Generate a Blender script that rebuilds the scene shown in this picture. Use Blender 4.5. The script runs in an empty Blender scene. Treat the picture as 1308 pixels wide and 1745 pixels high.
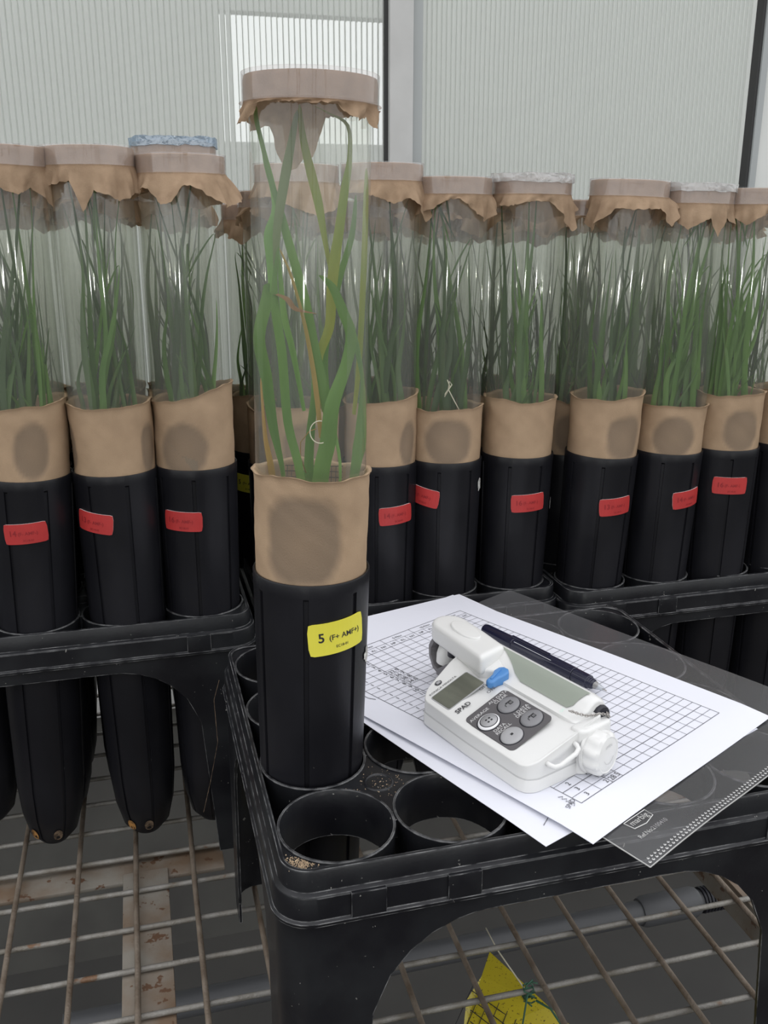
import bpy, bmesh, math, random
from math import sin, cos, pi, radians as R
from mathutils import Vector, Matrix
sc = bpy.context.scene
C = sc.collection
random.seed(7)

# ------------------------------------------------------------------ camera
cam_d = bpy.data.cameras.new('camera')
cam_d.sensor_fit = 'VERTICAL'; cam_d.sensor_height = 24.0; cam_d.sensor_width = 18.0
cam_d.lens = 1600 / 1745 * 24.0
cam_d.clip_start = 0.02; cam_d.clip_end = 60
cam = bpy.data.objects.new('camera', cam_d); C.objects.link(cam)
EYE = 1.33
cam.location = (0, 0, EYE); cam.rotation_euler = (R(90 - 17), 0, 0)
sc.camera = cam
# ------------------------------------------------------------------ world: overcast sky above, dull ground below
w = bpy.data.worlds.new('overcast'); sc.world = w; w.use_nodes = True
nt = w.node_tree; nt.nodes.clear()
o_ = nt.nodes.new('ShaderNodeOutputWorld'); bg = nt.nodes.new('ShaderNodeBackground')
tc = nt.nodes.new('ShaderNodeTexCoord'); sp = nt.nodes.new('ShaderNodeSeparateXYZ'); cr = nt.nodes.new('ShaderNodeValToRGB')
nt.links.new(tc.outputs['Generated'], sp.inputs[0]); nt.links.new(sp.outputs['Z'], cr.inputs[0])
mp = nt.nodes.new('ShaderNodeMapRange'); mp.inputs[1].default_value = -1; mp.inputs[2].default_value = 1
nt.links.new(sp.outputs['Z'], mp.inputs[0]); nt.links.new(mp.outputs[0], cr.inputs[0])
e = cr.color_ramp.elements
e[0].position = 0.46; e[0].color = (0.07, 0.07, 0.065, 1)
e[1].position = 1.0; e[1].color = (1.0, 1.0, 1.04, 1)
a = e.new(0.52); a.color = (0.80, 0.82, 0.82, 1)
nt.links.new(cr.outputs[0], bg.inputs[0]); bg.inputs[1].default_value = 1.75
nt.links.new(bg.outputs[0], o_.inputs[0])
sc.view_settings.view_transform = 'Standard'; sc.view_settings.look = 'None'
sc.view_settings.exposure = 0.0; sc.view_settings.gamma = 1.0
try: sc.view_settings.use_curve_mapping = False
except Exception: pass
try:
    sc.cycles.transparent_max_bounces = 40; sc.cycles.max_bounces = 10; sc.cycles.sample_clamp_indirect = 4
except Exception: pass

def lamp(name, kind, loc, power, size=0.1, col=(1, 1, 1), target=None):
    d = bpy.data.lights.new(name, kind); d.energy = power; d.color = col
    if kind == 'AREA': d.size = size
    elif kind != 'SUN': d.shadow_soft_size = size
    o = bpy.data.objects.new(name, d); C.objects.link(o); o.location = loc
    if target is not None:
        o.rotation_euler = (Vector(target) - Vector(loc)).to_track_quat('-Z', 'Y').to_euler()
    return o
# added point lights behind the camera that put highlights on the clear sleeves
lamp('highlight_light', 'POINT', (-0.55, -2.2, 1.13), 10, 0.028, (1.0, 0.98, 0.95))
lamp('highlight_light', 'POINT', (1.25, -1.9, 1.12), 9, 0.025, (1.0, 0.98, 0.95))

# ------------------------------------------------------------------ materials
def newmat(name):
    m = bpy.data.materials.new(name); m.use_nodes = True
    n = m.node_tree.nodes; n.clear()
    return m, n, m.node_tree.links
def col4(c): return (c[0], c[1], c[2], 1)
def pmat(name, col, rough=0.5, metal=0.0, var=None, vscale=60, bump=0, bscale=300, spec=None, trans=0, specks=None, coords='Object', stretch=(1, 1, 1)):
    m, n, l = newmat(name)
    out = n.new('ShaderNodeOutputMaterial'); p = n.new('ShaderNodeBsdfPrincipled')
    p.inputs['Base Color'].default_value = col4(col); p.inputs['Roughness'].default_value = rough; p.inputs['Metallic'].default_value = metal
    if spec is not None: p.inputs['Specular IOR Level'].default_value = spec
    t = n.new('ShaderNodeTexCoord'); mpn = n.new('ShaderNodeMapping'); mpn.inputs['Scale'].default_value = stretch
    l.new(t.outputs[coords], mpn.inputs[0])
    cur = None
    if var:
        nz = n.new('ShaderNodeTexNoise'); nz.inputs['Scale'].default_value = vscale; nz.inputs['Detail'].default_value = 5
        l.new(mpn.outputs[0], nz.inputs[0])
        rp = n.new('ShaderNodeValToRGB'); rp.color_ramp.elements[0].position = 0.38; rp.color_ramp.elements[1].position = 0.66
        rp.color_ramp.elements[0].color = col4(col); rp.color_ramp.elements[1].color = col4(var)
        l.new(nz.outputs[0], rp.inputs[0]); cur = rp.outputs[0]
    if specks:
        vz = n.new('ShaderNodeTexNoise'); vz.inputs['Scale'].default_value = specks[1]; vz.inputs['Detail'].default_value = 3; vz.inputs['Roughness'].default_value = 0.7
        l.new(mpn.outputs[0], vz.inputs[0])
        r2 = n.new('ShaderNodeValToRGB'); r2.color_ramp.elements[0].position = specks[2]; r2.color_ramp.elements[1].position = specks[2] + 0.03
        l.new(vz.outputs[0], r2.inputs[0])
        mx = n.new('ShaderNodeMix'); mx.data_type = 'RGBA'
        l.new(r2.outputs[0], mx.inputs[0])
        if cur: l.new(cur, mx.inputs[6])
        else: mx.inputs[6].default_value = col4(col)
        mx.inputs[7].default_value = col4(specks[0]); cur = mx.outputs[2]
    if cur: l.new(cur, p.inputs['Base Color'])
    if bump:
        bz = n.new('ShaderNodeTexNoise'); bz.inputs['Scale'].default_value = bscale; bz.inputs['Detail'].default_value = 3
        l.new(mpn.outputs[0], bz.inputs[0])
        bp = n.new('ShaderNodeBump'); bp.inputs['Strength'].default_value = bump; bp.inputs['Distance'].default_value = 0.001
        l.new(bz.outputs[0], bp.inputs['Height']); l.new(bp.outputs[0], p.inputs['Normal'])
    if trans:
        tr = n.new('ShaderNodeBsdfTranslucent'); mxs = n.new('ShaderNodeMixShader'); mxs.inputs[0].default_value = trans
        tr.inputs[0].default_value = col4(col)
        if cur: l.new(cur, tr.inputs[0])
        l.new(p.outputs[0], mxs.inputs[1]); l.new(tr.outputs[0], mxs.inputs[2]); l.new(mxs.outputs[0], out.inputs[0])
    else: l.new(p.outputs[0], out.inputs[0])
    return m
def film(name, tint=(0.95, 0.96, 0.94), rough=0.06, haze=0.05, edge=0.55, base=0.035, bump=0.0, bscale=8, stretch=(1, 1, 1), hazecol=(0.8, 0.8, 0.78)):
    m, n, l = newmat(name)
    out = n.new('ShaderNodeOutputMaterial'); t = n.new('ShaderNodeBsdfTransparent'); t.inputs[0].default_value = col4(tint)
    g = n.new('ShaderNodeBsdfGlossy'); g.inputs['Roughness'].default_value = rough
    d = n.new('ShaderNodeBsdfDiffuse'); d.inputs[0].default_value = col4(hazecol)
    lw = n.new('ShaderNodeLayerWeight'); lw.inputs[0].default_value = 0.5
    pw = n.new('ShaderNodeMath'); pw.operation = 'POWER'; pw.inputs[1].default_value = 5
    mu = n.new('ShaderNodeMath'); mu.operation = 'MULTIPLY_ADD'; mu.inputs[1].default_value = edge; mu.inputs[2].default_value = base
    l.new(lw.outputs['Facing'], pw.inputs[0]); l.new(pw.outputs[0], mu.inputs[0])
    m1 = n.new('ShaderNodeMixShader'); m2 = n.new('ShaderNodeMixShader'); m1.inputs[0].default_value = haze
    l.new(t.outputs[0], m1.inputs[1]); l.new(d.outputs[0], m1.inputs[2])
    l.new(mu.outputs[0], m2.inputs[0]); l.new(m1.outputs[0], m2.inputs[1]); l.new(g.outputs[0], m2.inputs[2]); l.new(m2.outputs[0], out.inputs[0])
    if bump:
        tc = n.new('ShaderNodeTexCoord'); mpn = n.new('ShaderNodeMapping'); mpn.inputs['Scale'].default_value = stretch
        l.new(tc.outputs['Object'], mpn.inputs[0])
        bz = n.new('ShaderNodeTexNoise'); bz.inputs['Scale'].default_value = bscale; bz.inputs['Detail'].default_value = 4
        l.new(mpn.outputs[0], bz.inputs[0])
        bp = n.new('ShaderNodeBump'); bp.inputs['Strength'].default_value = bump; bp.inputs['Distance'].default_value = 0.003
        l.new(bz.outputs[0], bp.inputs['Height']); l.new(bp.outputs[0], g.inputs['Normal'])
    return m
def clothmat(name):
    m = pmat(name, (0.47, 0.335, 0.22), 0.9, var=(0.41, 0.29, 0.19), vscale=45, bump=0.25, bscale=1500, trans=0.18, spec=0.1)
    n = m.node_tree.nodes; l = m.node_tree.links
    at = n.new('ShaderNodeAttribute'); at.attribute_name = 'hole_dark'  # dark hole behind the thin cloth, put into its colour
    mx = n.new('ShaderNodeMix'); mx.data_type = 'RGBA'
    rp = [x for x in n if x.type == 'VALTORGB'][0]
    l.new(at.outputs['Fac'], mx.inputs[0]); l.new(rp.outputs[0], mx.inputs[6]); mx.inputs[7].default_value = (0.255, 0.190, 0.135, 1)
    for x in n:
        if x.type == 'BSDF_PRINCIPLED': l.new(mx.outputs[2], x.inputs['Base Color'])
        if x.type == 'BSDF_TRANSLUCENT': l.new(mx.outputs[2], x.inputs[0])
    return m
M = {}
M['pot'] = pmat('pot_plastic', (0.006, 0.006, 0.008), 0.38, spec=0.32, var=(0.012, 0.012, 0.015), vscale=18, bump=0.06, bscale=500, specks=((0.10, 0.098, 0.09), 60, 0.71), stretch=(1, 1, 0.6))
M['tray'] = pmat('tray_plastic', (0.006, 0.006, 0.008), 0.34, spec=0.36, var=(0.016, 0.017, 0.019), vscale=22, bump=0.08, bscale=350, specks=((0.20, 0.195, 0.18), 170, 0.69))
M['cloth'] = clothmat('brown_stocking_cloth')
M['captop'] = pmat('cap_cloth', (0.45, 0.32, 0.215), 0.9, var=(0.36, 0.25, 0.165), vscale=90, bump=0.3, bscale=900, trans=0.3, spec=0.1)
M['sleeve'] = film('clear_sleeve', (0.955, 0.962, 0.94), 0.05, 0.05, 0.5, 0.055, bump=0.12, bscale=14, stretch=(3, 3, 0.25))
M['band'] = film('clear_band', (0.95, 0.93, 0.93), 0.05, 0.07, 0.5, 0.05, bump=0.2, bscale=25, stretch=(2, 2, 0.4))
M['wrap'] = film('crumpled_film', (0.85, 0.87, 0.9), 0.12, 0.35, 0.6, 0.15, bump=0.8, bscale=120)
M['bluewrap'] = film('blue_crumpled_film', (0.55, 0.66, 0.78), 0.12, 0.4, 0.6, 0.2, bump=0.8, bscale=120, hazecol=(0.35, 0.5, 0.65))
M['soil'] = pmat('potting_mix', (0.05, 0.032, 0.02), 0.95, var=(0.16, 0.11, 0.07), vscale=220, bump=1, bscale=400)
M['slot'] = pmat('orange_soil_in_slot', (0.42, 0.20, 0.05), 0.9, var=(0.06, 0.03, 0.01), vscale=180)
M['gauze'] = pmat('black_wire_gauze', (0.02, 0.02, 0.02), 0.5)
M['thread'] = pmat('pale_thread', (0.62, 0.58, 0.45), 0.8)
M['yellow'] = pmat('yellow_label_paper', (0.72, 0.66, 0.07), 0.45, var=(0.68, 0.62, 0.06), vscale=30)
M['red'] = pmat('red_label_paper', (0.46, 0.035, 0.033), 0.45, var=(0.38, 0.028, 0.028), vscale=40)
M['labeledge'] = pmat('label_paper_edge', (0.85, 0.72, 0.7), 0.7)
M['ink'] = pmat('black_ink', (0.02, 0.02, 0.022), 0.6)
M['redink'] = pmat('dark_ink_on_red', (0.25, 0.012, 0.015), 0.6)
M['greyink'] = pmat('grey_printed_ink', (0.09, 0.09, 0.10), 0.7)
M['scuff'] = pmat('torn_paper_residue', (0.62, 0.61, 0.58), 0.9, var=(0.25, 0.24, 0.23), vscale=400)
def leafmat(name, c1, c2, tip=None):
    return pmat(name, c1, 0.42, var=c2, vscale=35, trans=0.45, stretch=(1, 1, 0.35), bump=0.1, bscale=600)
M['lg'] = leafmat('leaf_green', (0.10, 0.215, 0.04), (0.15, 0.285, 0.06))
M['ll'] = leafmat('leaf_light_green', (0.14, 0.30, 0.06), (0.20, 0.36, 0.09))
M['ly'] = leafmat('leaf_yellow_green', (0.22, 0.30, 0.045), (0.33, 0.34, 0.055))
M['lo'] = leafmat('leaf_olive', (0.13, 0.19, 0.06), (0.17, 0.23, 0.08))
M['lt'] = leafmat('leaf_tan', (0.45, 0.27, 0.07), (0.38, 0.30, 0.08))
M['lb'] = leafmat('leaf_dead_brown', (0.34, 0.22, 0.10), (0.25, 0.14, 0.06))
M['ld'] = leafmat('leaf_dark_green', (0.055, 0.105, 0.035), (0.075, 0.13, 0.045))
M['lm'] = leafmat('leaf_mid_green', (0.085, 0.165, 0.045), (0.11, 0.20, 0.055))
M['paper'] = pmat('white_paper', (0.77, 0.78, 0.85), 0.6, trans=0.08, bump=0.02, bscale=800)
M['pocket'] = film('clear_punched_pocket', (0.80, 0.79, 0.81), 0.22, 0.09, 0.4, 0.06, bump=0.12, bscale=9, hazecol=(0.7, 0.7, 0.72))
M['emboss'] = film('embossed_plastic', (0.8, 0.8, 0.8), 0.3, 0.5, 0.4, 0.25)
M['white'] = pmat('white_abs_plastic', (0.69, 0.69, 0.675), 0.34, var=(0.67, 0.67, 0.66), vscale=10, bump=0.02, bscale=1500)
M['seam'] = pmat('seam_shadow_gap', (0.50, 0.50, 0.50), 0.6)
M['pad'] = pmat('keypad_grey', (0.085, 0.08, 0.085), 0.45)
M['btn'] = pmat('button_silver_grey', (0.34, 0.34, 0.35), 0.38)
M['btnd'] = pmat('button_mid_grey', (0.20, 0.20, 0.21), 0.40)
M['ring'] = pmat('button_white_ring', (0.75, 0.75, 0.77), 0.35)
M['lcd'] = pmat('lcd_glass', (0.10, 0.105, 0.085), 0.07, var=(0.15, 0.155, 0.125), vscale=60, stretch=(1, 0.2, 1))
M['panel'] = pmat('grey_green_panel', (0.27, 0.30, 0.255), 0.5, bump=0.05, bscale=1500)
M['blue'] = pmat('blue_switch_plastic', (0.07, 0.22, 0.50), 0.35)
M['jaw'] = pmat('grey_jaw_plastic', (0.13, 0.125, 0.13), 0.4)
M['black'] = pmat('black_rubber', (0.012, 0.012, 0.018), 0.5)
M['chain'] = pmat('metal_ball_chain', (0.42, 0.40, 0.38), 0.22, 1.0)
M['pen'] = pmat('pen_dark_barrel', (0.012, 0.013, 0.032), 0.15)
M['penclear'] = film('pen_clear_tip', (0.75, 0.8, 0.85), 0.1, 0.3, 0.5, 0.1)
M['wire'] = pmat('galvanised_wire', (0.25, 0.24, 0.22), 0.55, 0.25, var=(0.16, 0.145, 0.12), vscale=60, bump=0.6, bscale=500, specks=((0.16, 0.09, 0.05), 30, 0.62))
M['wireb'] = pmat('weathered_wire', (0.19, 0.155, 0.12), 0.65, 0.15, var=(0.11, 0.08, 0.055), vscale=45, bump=0.8, bscale=400)
M['rust'] = pmat('rusted_galvanised_steel', (0.26, 0.24, 0.205), 0.6, 0.15, var=(0.19, 0.13, 0.085), vscale=24, bump=0.3, bscale=200, specks=((0.13, 0.07, 0.04), 60, 0.60))
M['floor'] = pmat('grey_concrete_floor', (0.05, 0.048, 0.044), 0.9, var=(0.036, 0.035, 0.033), vscale=3, bump=0.2, bscale=40, coords='Object')
M['pipe'] = pmat('grey_pvc_pipe', (0.075, 0.077, 0.082), 0.5)
M['trap'] = pmat('sticky_trap_yellow', (0.50, 0.41, 0.025), 0.25, specks=((0.07, 0.05, 0.02), 420, 0.62))
M['tie'] = pmat('green_twist_tie', (0.03, 0.10, 0.06), 0.5)
M['alu'] = pmat('white_painted_aluminium', (0.52, 0.52, 0.51), 0.45, var=(0.48, 0.48, 0.47), vscale=20)
M['alud'] = pmat('grey_aluminium', (0.36, 0.38, 0.38), 0.4)
M['gasket'] = pmat('black_gasket', (0.03, 0.03, 0.03), 0.6)
M['pale_matt'] = pmat('pale_grey_matt', (0.72, 0.73, 0.70), 0.9, var=(0.64, 0.65, 0.63), vscale=1.5)
M['sand'] = pmat('tan_grit', (0.5, 0.38, 0.25), 0.9, var=(0.28, 0.2, 0.13), vscale=300)
M['maroon'] = pmat('dark_red_cloth', (0.20, 0.02, 0.05), 0.8)
def edgewear(m, amount=0.5, radius=0.0009, col=(0.30, 0.30, 0.30)):
    n = m.node_tree.nodes; l = m.node_tree.links
    p = [x for x in n if x.type == 'BSDF_PRINCIPLED'][0]
    src_ = p.inputs['Base Color'].links[0].from_socket
    bv = n.new('ShaderNodeBevel'); bv.samples = 4; bv.inputs['Radius'].default_value = radius
    ge = n.new('ShaderNodeNewGeometry'); dt = n.new('ShaderNodeVectorMath'); dt.operation = 'DOT_PRODUCT'
    l.new(bv.outputs[0], dt.inputs[0]); l.new(ge.outputs['Normal'], dt.inputs[1])
    mr = n.new('ShaderNodeMapRange'); mr.inputs[1].default_value = 0.995; mr.inputs[2].default_value = 0.90; l.new(dt.outputs['Value'], mr.inputs[0])
    t = n.new('ShaderNodeTexCoord'); nz_ = n.new('ShaderNodeTexNoise'); nz_.inputs['Scale'].default_value = 95; nz_.inputs['Detail'].default_value = 4; l.new(t.outputs['Object'], nz_.inputs[0])
    r = n.new('ShaderNodeMapRange'); r.inputs[1].default_value = 0.38; r.inputs[2].default_value = 0.68; r.inputs[4].default_value = amount; l.new(nz_.outputs[0], r.inputs[0])
    mu = n.new('ShaderNodeMath'); mu.operation = 'MULTIPLY'; l.new(mr.outputs[0], mu.inputs[0]); l.new(r.outputs[0], mu.inputs[1])
    mx = n.new('ShaderNodeMix'); mx.data_type = 'RGBA'; l.new(mu.outputs[0], mx.inputs[0]); l.new(src_, mx.inputs[6]); mx.inputs[7].default_value = col4(col)
    l.new(mx.outputs[2], p.inputs['Base Color'])
edgewear(M['tray'], 0.95, 0.0009, (0.36, 0.36, 0.36))
def wallmat():
    m, n, l = newmat('twin_wall_polycarbonate')
    out = n.new('ShaderNodeOutputMaterial')
    d = n.new('ShaderNodeBsdfDiffuse'); d.inputs[0].default_value = (0.72, 0.74, 0.70, 1)
    t = n.new('ShaderNodeBsdfTranslucent'); t.inputs[0].default_value = (0.86, 0.88, 0.84, 1)
    tr = n.new('ShaderNodeBsdfRefraction'); tr.inputs['Color'].default_value = (0.96, 0.97, 0.965, 1); tr.inputs['Roughness'].default_value = 0.12; tr.inputs['IOR'].default_value = 1.03
    g = n.new('ShaderNodeBsdfGlossy'); g.inputs['Roughness'].default_value = 0.25
    a1 = n.new('ShaderNodeMixShader'); a1.inputs[0].default_value = 0.5
    a2 = n.new('ShaderNodeMixShader'); a2.inputs[0].default_value = 0.40
    a3 = n.new('ShaderNodeMixShader'); a3.inputs[0].default_value = 0.06
    l.new(d.outputs[0], a1.inputs[1]); l.new(t.outputs[0], a1.inputs[2])
    l.new(a1.outputs[0], a2.inputs[1]); l.new(tr.outputs[0], a2.inputs[2])
    l.new(a2.outputs[0], a3.inputs[1]); l.new(g.outputs[0], a3.inputs[2]); l.new(a3.outputs[0], out.inputs[0])
    return m
M['wall'] = wallmat()

# ------------------------------------------------------------------ mesh helpers
class MB:
    def __init__(s): s.v = []; s.f = []; s.c = None
    def add(s, vs, fs):
        k = len(s.v); s.v += [tuple(v) for v in vs]; s.f += [tuple(i + k for i in f) for f in fs]; return s
    def box(s, a, b):
        x0, y0, z0 = a; x1, y1, z1 = b
        return s.add([(x0, y0, z0), (x1, y0, z0), (x1, y1, z0), (x0, y1, z0), (x0, y0, z1), (x1, y0, z1), (x1, y1, z1), (x0, y1, z1)],
                     [(0, 3, 2, 1), (4, 5, 6, 7), (0, 1, 5, 4), (1, 2, 6, 5), (2, 3, 7, 6), (3, 0, 4, 7)])
    def prism(s, pts, z0, z1, f=None):
        n = len(pts); g = (lambda z: (lambda p: z)) if False else None
        zf = lambda z, p: z(p) if callable(z) else z
        s.add([(p[0], p[1], zf(z0, p)) for p in pts] + [(p[0], p[1], zf(z1, p)) for p in pts],
              [tuple(range(n - 1, -1, -1)), tuple(range(n, 2 * n))] + [(i, (i + 1) % n, n + (i + 1) % n, n + i) for i in range(n)])
        return s
    def tube(s, pts, r, n=8, cap=True):
        pts = [Vector(p) for p in pts]; rings = []
        up = None
        for i, p in enumerate(pts):
            d = (pts[min(i + 1, len(pts) - 1)] - pts[max(i - 1, 0)]).normalized()
            if up is None: up = d.orthogonal().normalized()
            up = (up - d * up.dot(d)).normalized(); sd = d.cross(up)
            rr = r[i] if isinstance(r, (list, tuple)) else r
            rings.append([p + (up * cos(2 * pi * k / n) + sd * sin(2 * pi * k / n)) * rr for k in range(n)])
        vs = [v for g in rings for v in g]; fs = []
        for i in range(len(rings) - 1):
            for k in range(n): fs.append((i * n + k, i * n + (k + 1) % n, (i + 1) * n + (k + 1) % n, (i + 1) * n + k))
        if cap: fs += [tuple(range(n - 1, -1, -1)), tuple((len(rings) - 1) * n + k for k in range(n))]
        return s.add(vs, fs)
    def lathe(s, prof, n=32, close=False):
        vs = [(r * cos(2 * pi * k / n), r * sin(2 * pi * k / n), z) for r, z in prof for k in range(n)]; fs = []
        m = len(prof)
        for i in range(m - 1 + (1 if close else 0)):
            j = (i + 1) % m
            for k in range(n): fs.append((i * n + k, i * n + (k + 1) % n, j * n + (k + 1) % n, j * n + k))
        return s.add(vs, fs)
    def xf(s, fn, start=0):
        for i in range(start, len(s.v)): s.v[i] = tuple(fn(*s.v[i]))
        return s
    def mesh(s, name, m, smooth=False, angle=None):
        me = bpy.data.meshes.new(name); me.from_pydata(s.v, [], s.f); me.update()
        if m: me.materials.append(m)
        if smooth:
            me.polygons.foreach_set('use_smooth', [True] * len(me.polygons))
            if angle:
                try: me.set_sharp_from_angle(angle=R(angle))
                except Exception: pass
        return me
    def obj(s, name, m, parent=None, smooth=False, angle=None, **k):
        return link(name, s.mesh(name, m, smooth, angle), parent, **k)
def link(name, data, parent=None, **k):
    o = bpy.data.objects.new(name, data); C.objects.link(o)
    if parent: o.parent = parent
    for a_, b_ in k.items(): o[a_] = b_
    return o
def thing(name, label, cat, loc=(0, 0, 0), rot=(0, 0, 0), group=None):
    o = bpy.data.objects.new(name, None); C.objects.link(o); o.location = loc; o.rotation_euler = rot
    o.empty_display_size = 0.02
    o['label'] = label; o['category'] = cat
    if group: o['group'] = group
    return o
def bevel(o, wdt, seg=2, ang=30):
    me = o.data; b = bmesh.new(); b.from_mesh(me)
    bmesh.ops.remove_doubles(b, verts=b.verts, dist=1e-6)
    es = [x for x in b.edges if len(x.link_faces) == 2 and x.calc_face_angle(0) > R(ang)]
    bmesh.ops.bevel(b, geom=es, offset=wdt, segments=seg, affect='EDGES', profile=0.6, clamp_overlap=True)
    for f in b.faces: f.smooth = True
    b.to_mesh(me); b.free()
    try: me.set_sharp_from_angle(angle=R(50))
    except Exception: pass
    return o
def rrect(x0, y0, x1, y1, r, n=6):
    p = []
    for cx, cy, a0 in ((x1 - r, y1 - r, 0), (x0 + r, y1 - r, 90), (x0 + r, y0 + r, 180), (x1 - r, y0 + r, 270)):
        for i in range(n + 1):
            a_ = R(a0 + 90 * i / n); p.append((cx + r * cos(a_), cy + r * sin(a_)))
    return p
_tc = {}
def text(s, size=1.0, align='LEFT', bold=0.0):
    """vertices and faces of flat lettering, baseline at the origin"""
    k = (s, align, bold)
    if k not in _tc:
        cu = bpy.data.curves.new('t', 'FONT'); cu.body = s; cu.size = 1; cu.align_x = align; cu.resolution_u = 3; cu.offset = bold
        ob = bpy.data.objects.new('t', cu)
        me = bpy.data.meshes.new_from_object(ob)
        _tc[k] = ([tuple(v.co) for v in me.vertices], [tuple(p.vertices) for p in me.polygons])
        bpy.data.objects.remove(ob); bpy.data.curves.remove(cu); bpy.data.meshes.remove(me)
    v, f = _tc[k]
    return [(x * size, y * size, z) for x, y, z in v], f
def nz(seed):
    rr = random.Random(seed); ks = [(rr.randint(1, 3), rr.uniform(0, 6.28), 1.0), (rr.randint(3, 6), rr.uniform(0, 6.28), 0.55), (rr.randint(7, 12), rr.uniform(0, 6.28), 0.28), (rr.randint(14, 22), rr.uniform(0, 6.28), 0.13)]
    return lambda a_: sum(q * sin(k * a_ + p) for k, p, q in ks) / 1.4

# ------------------------------------------------------------------ the setting
UX, UY = cos(R(15)), sin(R(15))          # bench, trays and wall all run 15 degrees off the view
def W2(u, v, o=(0, 0)): return (o[0] + u * UX - v * UY, o[1] + u * UY + v * UX)
mb = MB(); mb.box((-6, -4, -0.05), (6, 6, 0)); fl = mb.obj('floor', M['floor'], kind='structure')
WALL0 = (0.0, 1.62)
M['knee'] = pmat('grey_block_knee_wall', (0.09, 0.088, 0.08), 0.9, var=(0.065, 0.062, 0.058), vscale=6)
def post(u, y):
    o = MB().box((u, y, 0.95), (u + 0.09, y + 0.09, 3.0)).obj('trim_8', M['pale_matt'], kind='structure'); return o
webs = []
M['web'] = pmat('flute_web', (0.78, 0.80, 0.78), 0.5, trans=0.5)
def wall_sheet(name, u0, u1, z0, z1, pitch, depth):
    m_ = MB(); n = int((u1 - u0) / pitch); vs = []; fs = []
    for i in range(n):
        for q, dd in ((0, 0), (0.18, depth), (0.82, depth * 1.15), (1.0, 0)):
            for z in (z0, z1): vs.append((u0 + (i + q) * pitch, -dd, z))
        k = i * 8
        for j in range(3): fs.append((k + 2 * j, k + 2 * j + 2, k + 2 * j + 3, k + 2 * j + 1))
    m_.add(vs, fs)
    wb = MB()
    for i in range(n): wb.box((u0 + i * pitch - 0.0004, 0.0006, z0), (u0 + i * pitch + 0.0004, 0.0075, z1))
    w_o = wb.obj('flute_webs', M['web'], None, kind='stuff'); webs.append(w_o)
    o = m_.obj(name, M['wall'], kind='structure'); o.location = (WALL0[0], WALL0[1], 0); o.rotation_euler = (0, 0, R(15)); w_o.parent = o; return o
wall_sheet('wall_back', -2.2, 0.006, 0.55, 2.9, 0.0088, 0.0016)
wall_sheet('wall_right', 0.062, 0.668, 0.55, 2.9, 0.0082, 0.0014)
def wallbar(name, u0, u1, d0, d1, z0, z1, m_, bv=0.002):
    o = MB().box((u0, -d1, z0), (u1, -d0, z1)).obj(name, m_, kind='structure')
    if bv: bevel(o, bv)
    o.location = (WALL0[0], WALL0[1], 0); o.rotation_euler = (0, 0, R(15)); return o
wallbar('trim_1', 0.000, 0.0052, -0.01, 0.006, 0.55, 2.9, M['gasket'], 0)
wallbar('trim_2', 0.0052, 0.044, -0.01, 0.016, 0.55, 2.9, M['alu'])
wallbar('trim_3', 0.0445, 0.062, -0.01, 0.007, 0.55, 2.9, M['alud'])
wallbar('trim_4', 0.668, 0.673, -0.01, 0.010, 0.55, 2.9, M['gasket'], 0)
wallbar('trim_5', 0.673, 0.686, -0.01, 0.014, 0.55, 2.9, M['alud'])
wallbar('trim_6', 0.6865, 1.4, -0.012, 0.008, 0.55, 2.9, M['pale_matt'])
wallbar('trim_7', -2.2, 1.4, -0.03, 0.03, 0.51, 0.56, M['alu'])
wallbar('baseboard_back', -2.4, 2.4, -0.06, 0.02, 0.0, 0.51, M['knee'], 0)
def side(name, a, b, z1): o = MB().box(a + (0,), b + (z1,)).obj(name, M['knee'], kind='structure'); return o
side('wall_left', (-2.6, -3.2), (-2.5, 1.6), 0.95); side('wall_side', (2.9, -3.2), (3.0, 2.4), 0.95); side('wall_front', (-2.6, -3.2), (3.0, -3.1), 1.0)
for px0 in (-2.3, -1.25, -0.95, 0.35, 0.75, 1.9): post(px0, -3.14)
MB().box((-2.6, -3.14, 2.1), (3.0, -3.06, 2.2)).obj('trim_9', M['pale_matt'], kind='structure')
# added boards outside, gapped to shape the bright sky patch behind the left panel
ow = MB()
ow.box((-3.6, 1.20, 0), (-0.10, 1.26, 3.0)); ow.box((0.36, 1.20, 0), (3.6, 1.26, 3.0)); ow.box((-0.10, 1.20, 0), (0.36, 1.26, 1.545)); ow.box((-0.10, 1.20, 1.865), (0.36, 1.26, 3.0))
o = ow.obj('sky_gap_boards', M['pale_matt'], kind='structure'); o.location = (WALL0[0], WALL0[1], 0); o.rotation_euler = (0, 0, R(15))

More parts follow.
